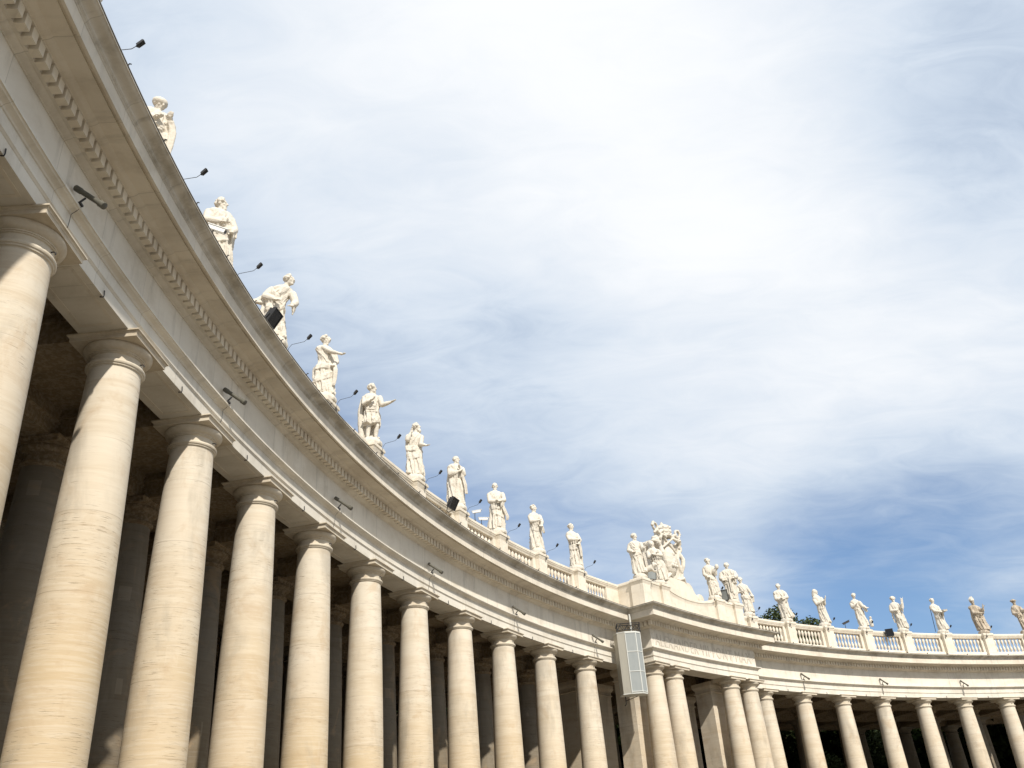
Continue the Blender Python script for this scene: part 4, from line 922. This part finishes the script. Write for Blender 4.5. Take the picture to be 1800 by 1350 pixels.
# surveillance cameras
def cctv(p, rz, label, sc=1.0, pole=.35, pitch_=12, m='camwhite'):
    e = empty('security_camera', p, rz); tag(e, label, 'security camera', 'security cameras on the parapet'); e.scale = (sc,) * 3
    R4 = Matrix.Translation((0, 0, pole + .02)) @ Matrix.Rotation(rad(pitch_), 4, 'Y')
    b = MB(); b.box((.12, 0, .0), (.26, .065, .06), R4); b.prism([(-.18, .065), (.45, .065), (.45, .085), (-.18, .085)], -.085, .085, R4); b.obj('housing', M[m], e)
    l = MB(); l.lathe([(.045, 0), (.045, .03)], 12, (0, 0), R4 @ Matrix.Translation((.37, 0, 0)) @ Matrix.Rotation(pi / 2, 4, 'Y')); l.obj('lens', M['glass'], e)
    s_ = MB(); s_.tube([(0, 0, -.08), (0, 0, pole * .6), (.02, 0, pole - .03)], .022, 7); s_.lathe([(.06, -.10), (.06, -.07)], 10); s_.obj('post', M['metal'], e)
q = pt(3.062, .62, 18.02); cctv(q, cam_rz(q) + rad(-20), 'white camera housing on the cornice beside the full-bearded statue', 1.0, .22, 25)
q = pt(2.694, .20, 17.96); cctv(q, cam_rz(q), 'white camera on the rail, upper left one of the pair', .8, .44, -8)
q = pt(2.684, .20, 17.96); cctv(q, cam_rz(q) + rad(8), 'white camera on the rail, lower right one of the pair', .85, .22, 0)
q = pt(2.076, .05, 17.96); cctv(q, cam_rz(q) + rad(15), 'dark camera on a post on the rail left of the statue with a child', 1.0, .34, -20, 'metal')

# ------------------------------------------------------------------ tall loudspeaker in the inner corner
sp_p = pt(2.4945, 1.72, 10.93)
ls = empty('loudspeaker', sp_p, cam_rz(sp_p) + rad(6)); tag(ls, 'tall pale grey loudspeaker box with white panel frames hung in the pavilion corner', 'loudspeaker')
out_ = [(-.78, .30), (-.62, -.22), (-.18, -.42), (.42, -.36), (.70, -.08), (.70, .42), (-.50, .50)]
H_ = 3.30
def vprism(mb, ol, z0, z1, s=1.0):
    n = len(ol); vs = [(x * s, y * s, z) for z in (z0, z1) for x, y in ol]
    mb.add(vs, [list(range(n))[::-1], list(range(n, 2 * n))] + [(i, (i + 1) % n, (i + 1) % n + n, i + n) for i in range(n)])
hb2 = MB(); vprism(hb2, out_, 0, H_); hb2.obj('housing', M['boxside'], ls, 0)
for z_ in (H_, -.05): tp = MB(); vprism(tp, out_, z_, z_ + .05, 1.03); tp.obj('end_plate', M['boxframe'], ls, 0)
def on_face(a, b_, u, o): return Vector((a[0] + (b_[0] - a[0]) * u, a[1] + (b_[1] - a[1]) * u, 0)) + Vector(((b_[1] - a[1]), -(b_[0] - a[0]), 0)).normalized() * o
for fi in (2, 3):
    a_, c_ = out_[fi], out_[fi + 1]
    for r_ in range(3):
        z0_, z1_ = .06 + r_ * 1.08, .06 + (r_ + 1) * 1.08
        pm = MB(); P4 = [on_face(a_, c_, u, o) for o in (.004, .018) for u in (.04, .96)]
        vs = [P4[0] + Vector((0, 0, z0_ + .03)), P4[1] + Vector((0, 0, z0_ + .03)), P4[1] + Vector((0, 0, z1_ - .03)), P4[0] + Vector((0, 0, z1_ - .03)),
              P4[2] + Vector((0, 0, z0_ + .03)), P4[3] + Vector((0, 0, z0_ + .03)), P4[3] + Vector((0, 0, z1_ - .03)), P4[2] + Vector((0, 0, z1_ - .03))]
        pm.add(vs, [(0, 3, 2, 1), (4, 5, 6, 7), (0, 1, 5, 4), (1, 2, 6, 5), (2, 3, 7, 6), (3, 0, 4, 7)]); pm.obj('speaker_panel', M['boxpanel'], ls, 0)
fr = MB()
for fi in (2, 3):
    a_, c_ = out_[fi], out_[fi + 1]
    for u in (0, 1): v = on_face(a_, c_, u, .012); fr.tube([v, v + Vector((0, 0, H_))], .026, 6)
    for z in (.06, 1.14, 2.22, 3.27): fr.tube([on_face(a_, c_, 0, .02) + Vector((0, 0, z)), on_face(a_, c_, 1, .02) + Vector((0, 0, z))], .026, 6)
fr.obj('frame', M['boxframe'], ls)
tr = MB()
for y in (-.1, .35):
    for z in (H_ + .22, H_ + .58): tr.tube([(-.55, y, z), (.75, y, z)], .022, 6)
    for i in range(6): x = -.55 + i * .217; tr.tube([(x, y, H_ + .22 + .36 * (i % 2)), (x + .217, y, H_ + .22 + .36 * ((i + 1) % 2))], .014, 5)
    for x in (-.55, .75): tr.tube([(x, y, H_ + .02), (x, y, H_ + .58)], .02, 6)
for x in (-.55, .75): tr.tube([(x, -.1, H_ + .58), (x, 1.3, H_ + .58)], .022, 6)
tr.tube([(-.5, .3, -.03), (-.5, .32, -.45), (-.5, 1.0, -.40)], .03, 6); tr.tube([(-.5, .32, -.28), (.2, .3, -.06)], .018, 6)
tr.obj('bracket', M['metal'], ls)
pp = MB(); c0 = pt(PAV[0], 0) + (inw(PAV[0]) + Vector((-sin(PAV[0]), cos(PAV[0]), 0))) * 1.72
pp.tube([(c0.x, c0.y, 15.46), (c0.x, c0.y, 14.9), (c0.x, c0.y, 14.32)], .055, 8); tag(pp.obj('hanging_pipe', M['boxframe']), 'pale vertical pipe dropping from the cornice corner to the loudspeaker', 'pipe')

# ------------------------------------------------------------------ trees and houses outside the colonnade
def leaf_cloud(rnd, blobs, n, size):
    vs = []; fs = []
    for c, r in blobs:
        for k in range(int(n * r[0] * r[1])):
            v = Vector((rnd.gauss(0, 1), rnd.gauss(0, 1), rnd.gauss(0, 1))).normalized() * (rnd.random() ** .28)
            p = Vector(c) + Vector((v.x * r[0], v.y * r[0], v.z * r[1])) + Vector((rnd.gauss(0, .12), rnd.gauss(0, .12), rnd.gauss(0, .12)))
            a = Vector((rnd.gauss(0, 1), rnd.gauss(0, 1), rnd.gauss(0, .6))).normalized(); b_ = a.cross(Vector((rnd.gauss(0, 1), rnd.gauss(0, 1), rnd.gauss(0, 1)))).normalized()
            s = size * rnd.uniform(.6, 1.4); o = len(vs)
            vs += [p - a * s, p + b_ * s * .45, p + a * s, p - b_ * s * .45]; fs.append((o, o + 1, o + 2, o + 3))
    return vs, fs
def tree_mesh(seed, h, w, trunk_h, size, n):
    rnd = random.Random(seed); blobs = []; tm_ = MB()
    tm_.tube([(0, 0, 0), (.1, .05, trunk_h * .5), (0, .1, trunk_h), (.1, 0, h * .75)], [.42, .34, .28, .08], 9)
    for k in range(12):
        a = rnd.random() * 2 * pi; z = trunk_h + (h - trunk_h) * rnd.uniform(.02, .85); f = 1 - max(0, (z - trunk_h) / (h - trunk_h) - .35) * 1.1
        r = w * .55 * f * rnd.uniform(.5, 1.0); c = Vector((cos(a) * r, sin(a) * r, z)); br = rnd.uniform(.20, .30) * w
        blobs.append((c, (br, br * .85))); tm_.tube([(0, 0, min(z, h * .7) - .8), c * .5 + Vector((0, 0, z * .5 - .3)), c], [.14, .09, .03], 6)
    blobs.append((Vector((0, 0, h - w * .16)), (w * .2, w * .2)))
    return tm_, leaf_cloud(rnd, blobs, n, size)
variants = []
for sd_, h, w, th_, sz, n in ((1, 15, 9, 2.0, .30, 230), (2, 14, 10, 1.6, .30, 230), (3, 25.4, 9, 8, .15, 900), (4, 16, 9, 1.8, .30, 230)):
    tmb, (vs, fs) = tree_mesh(sd_, h, w, th_, sz, n)
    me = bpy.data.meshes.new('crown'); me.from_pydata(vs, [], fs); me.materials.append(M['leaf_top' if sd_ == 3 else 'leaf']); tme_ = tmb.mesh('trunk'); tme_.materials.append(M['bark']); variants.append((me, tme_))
def tree(p, v, rz, sc, label, group=None):
    e = empty('evergreen_tree', p, rz); e.scale = (sc,) * 3; tag(e, label, 'tree', group)
    for n, me in (('crown', variants[v][0]), ('trunk', variants[v][1])): o = bpy.data.objects.new(n, me); COL.objects.link(o); o.parent = e
rt_ = random.Random(4)
GRP = 'dark trees seen through the columns'
i = 0; t = 3.05
while t > 1.46:
    for row in (0, 1):
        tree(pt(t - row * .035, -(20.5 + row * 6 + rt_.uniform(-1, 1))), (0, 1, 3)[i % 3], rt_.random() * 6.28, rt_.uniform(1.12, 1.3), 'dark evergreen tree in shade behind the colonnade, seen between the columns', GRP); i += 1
    t -= .068
tree(pt(1.914, -22), 2, .4, 1.03, 'tall dark tree whose leafy top rises above the balustrade behind the caped statue')
tree(pt(1.955, -22.5), 2, 2.0, .995, 'tall dark tree topping the balustrade between the bare-chested and caped statues')
tree(pt(1.872, -22), 2, 3.5, .985, 'tall dark tree barely topping the balustrade just right of the caped statue')
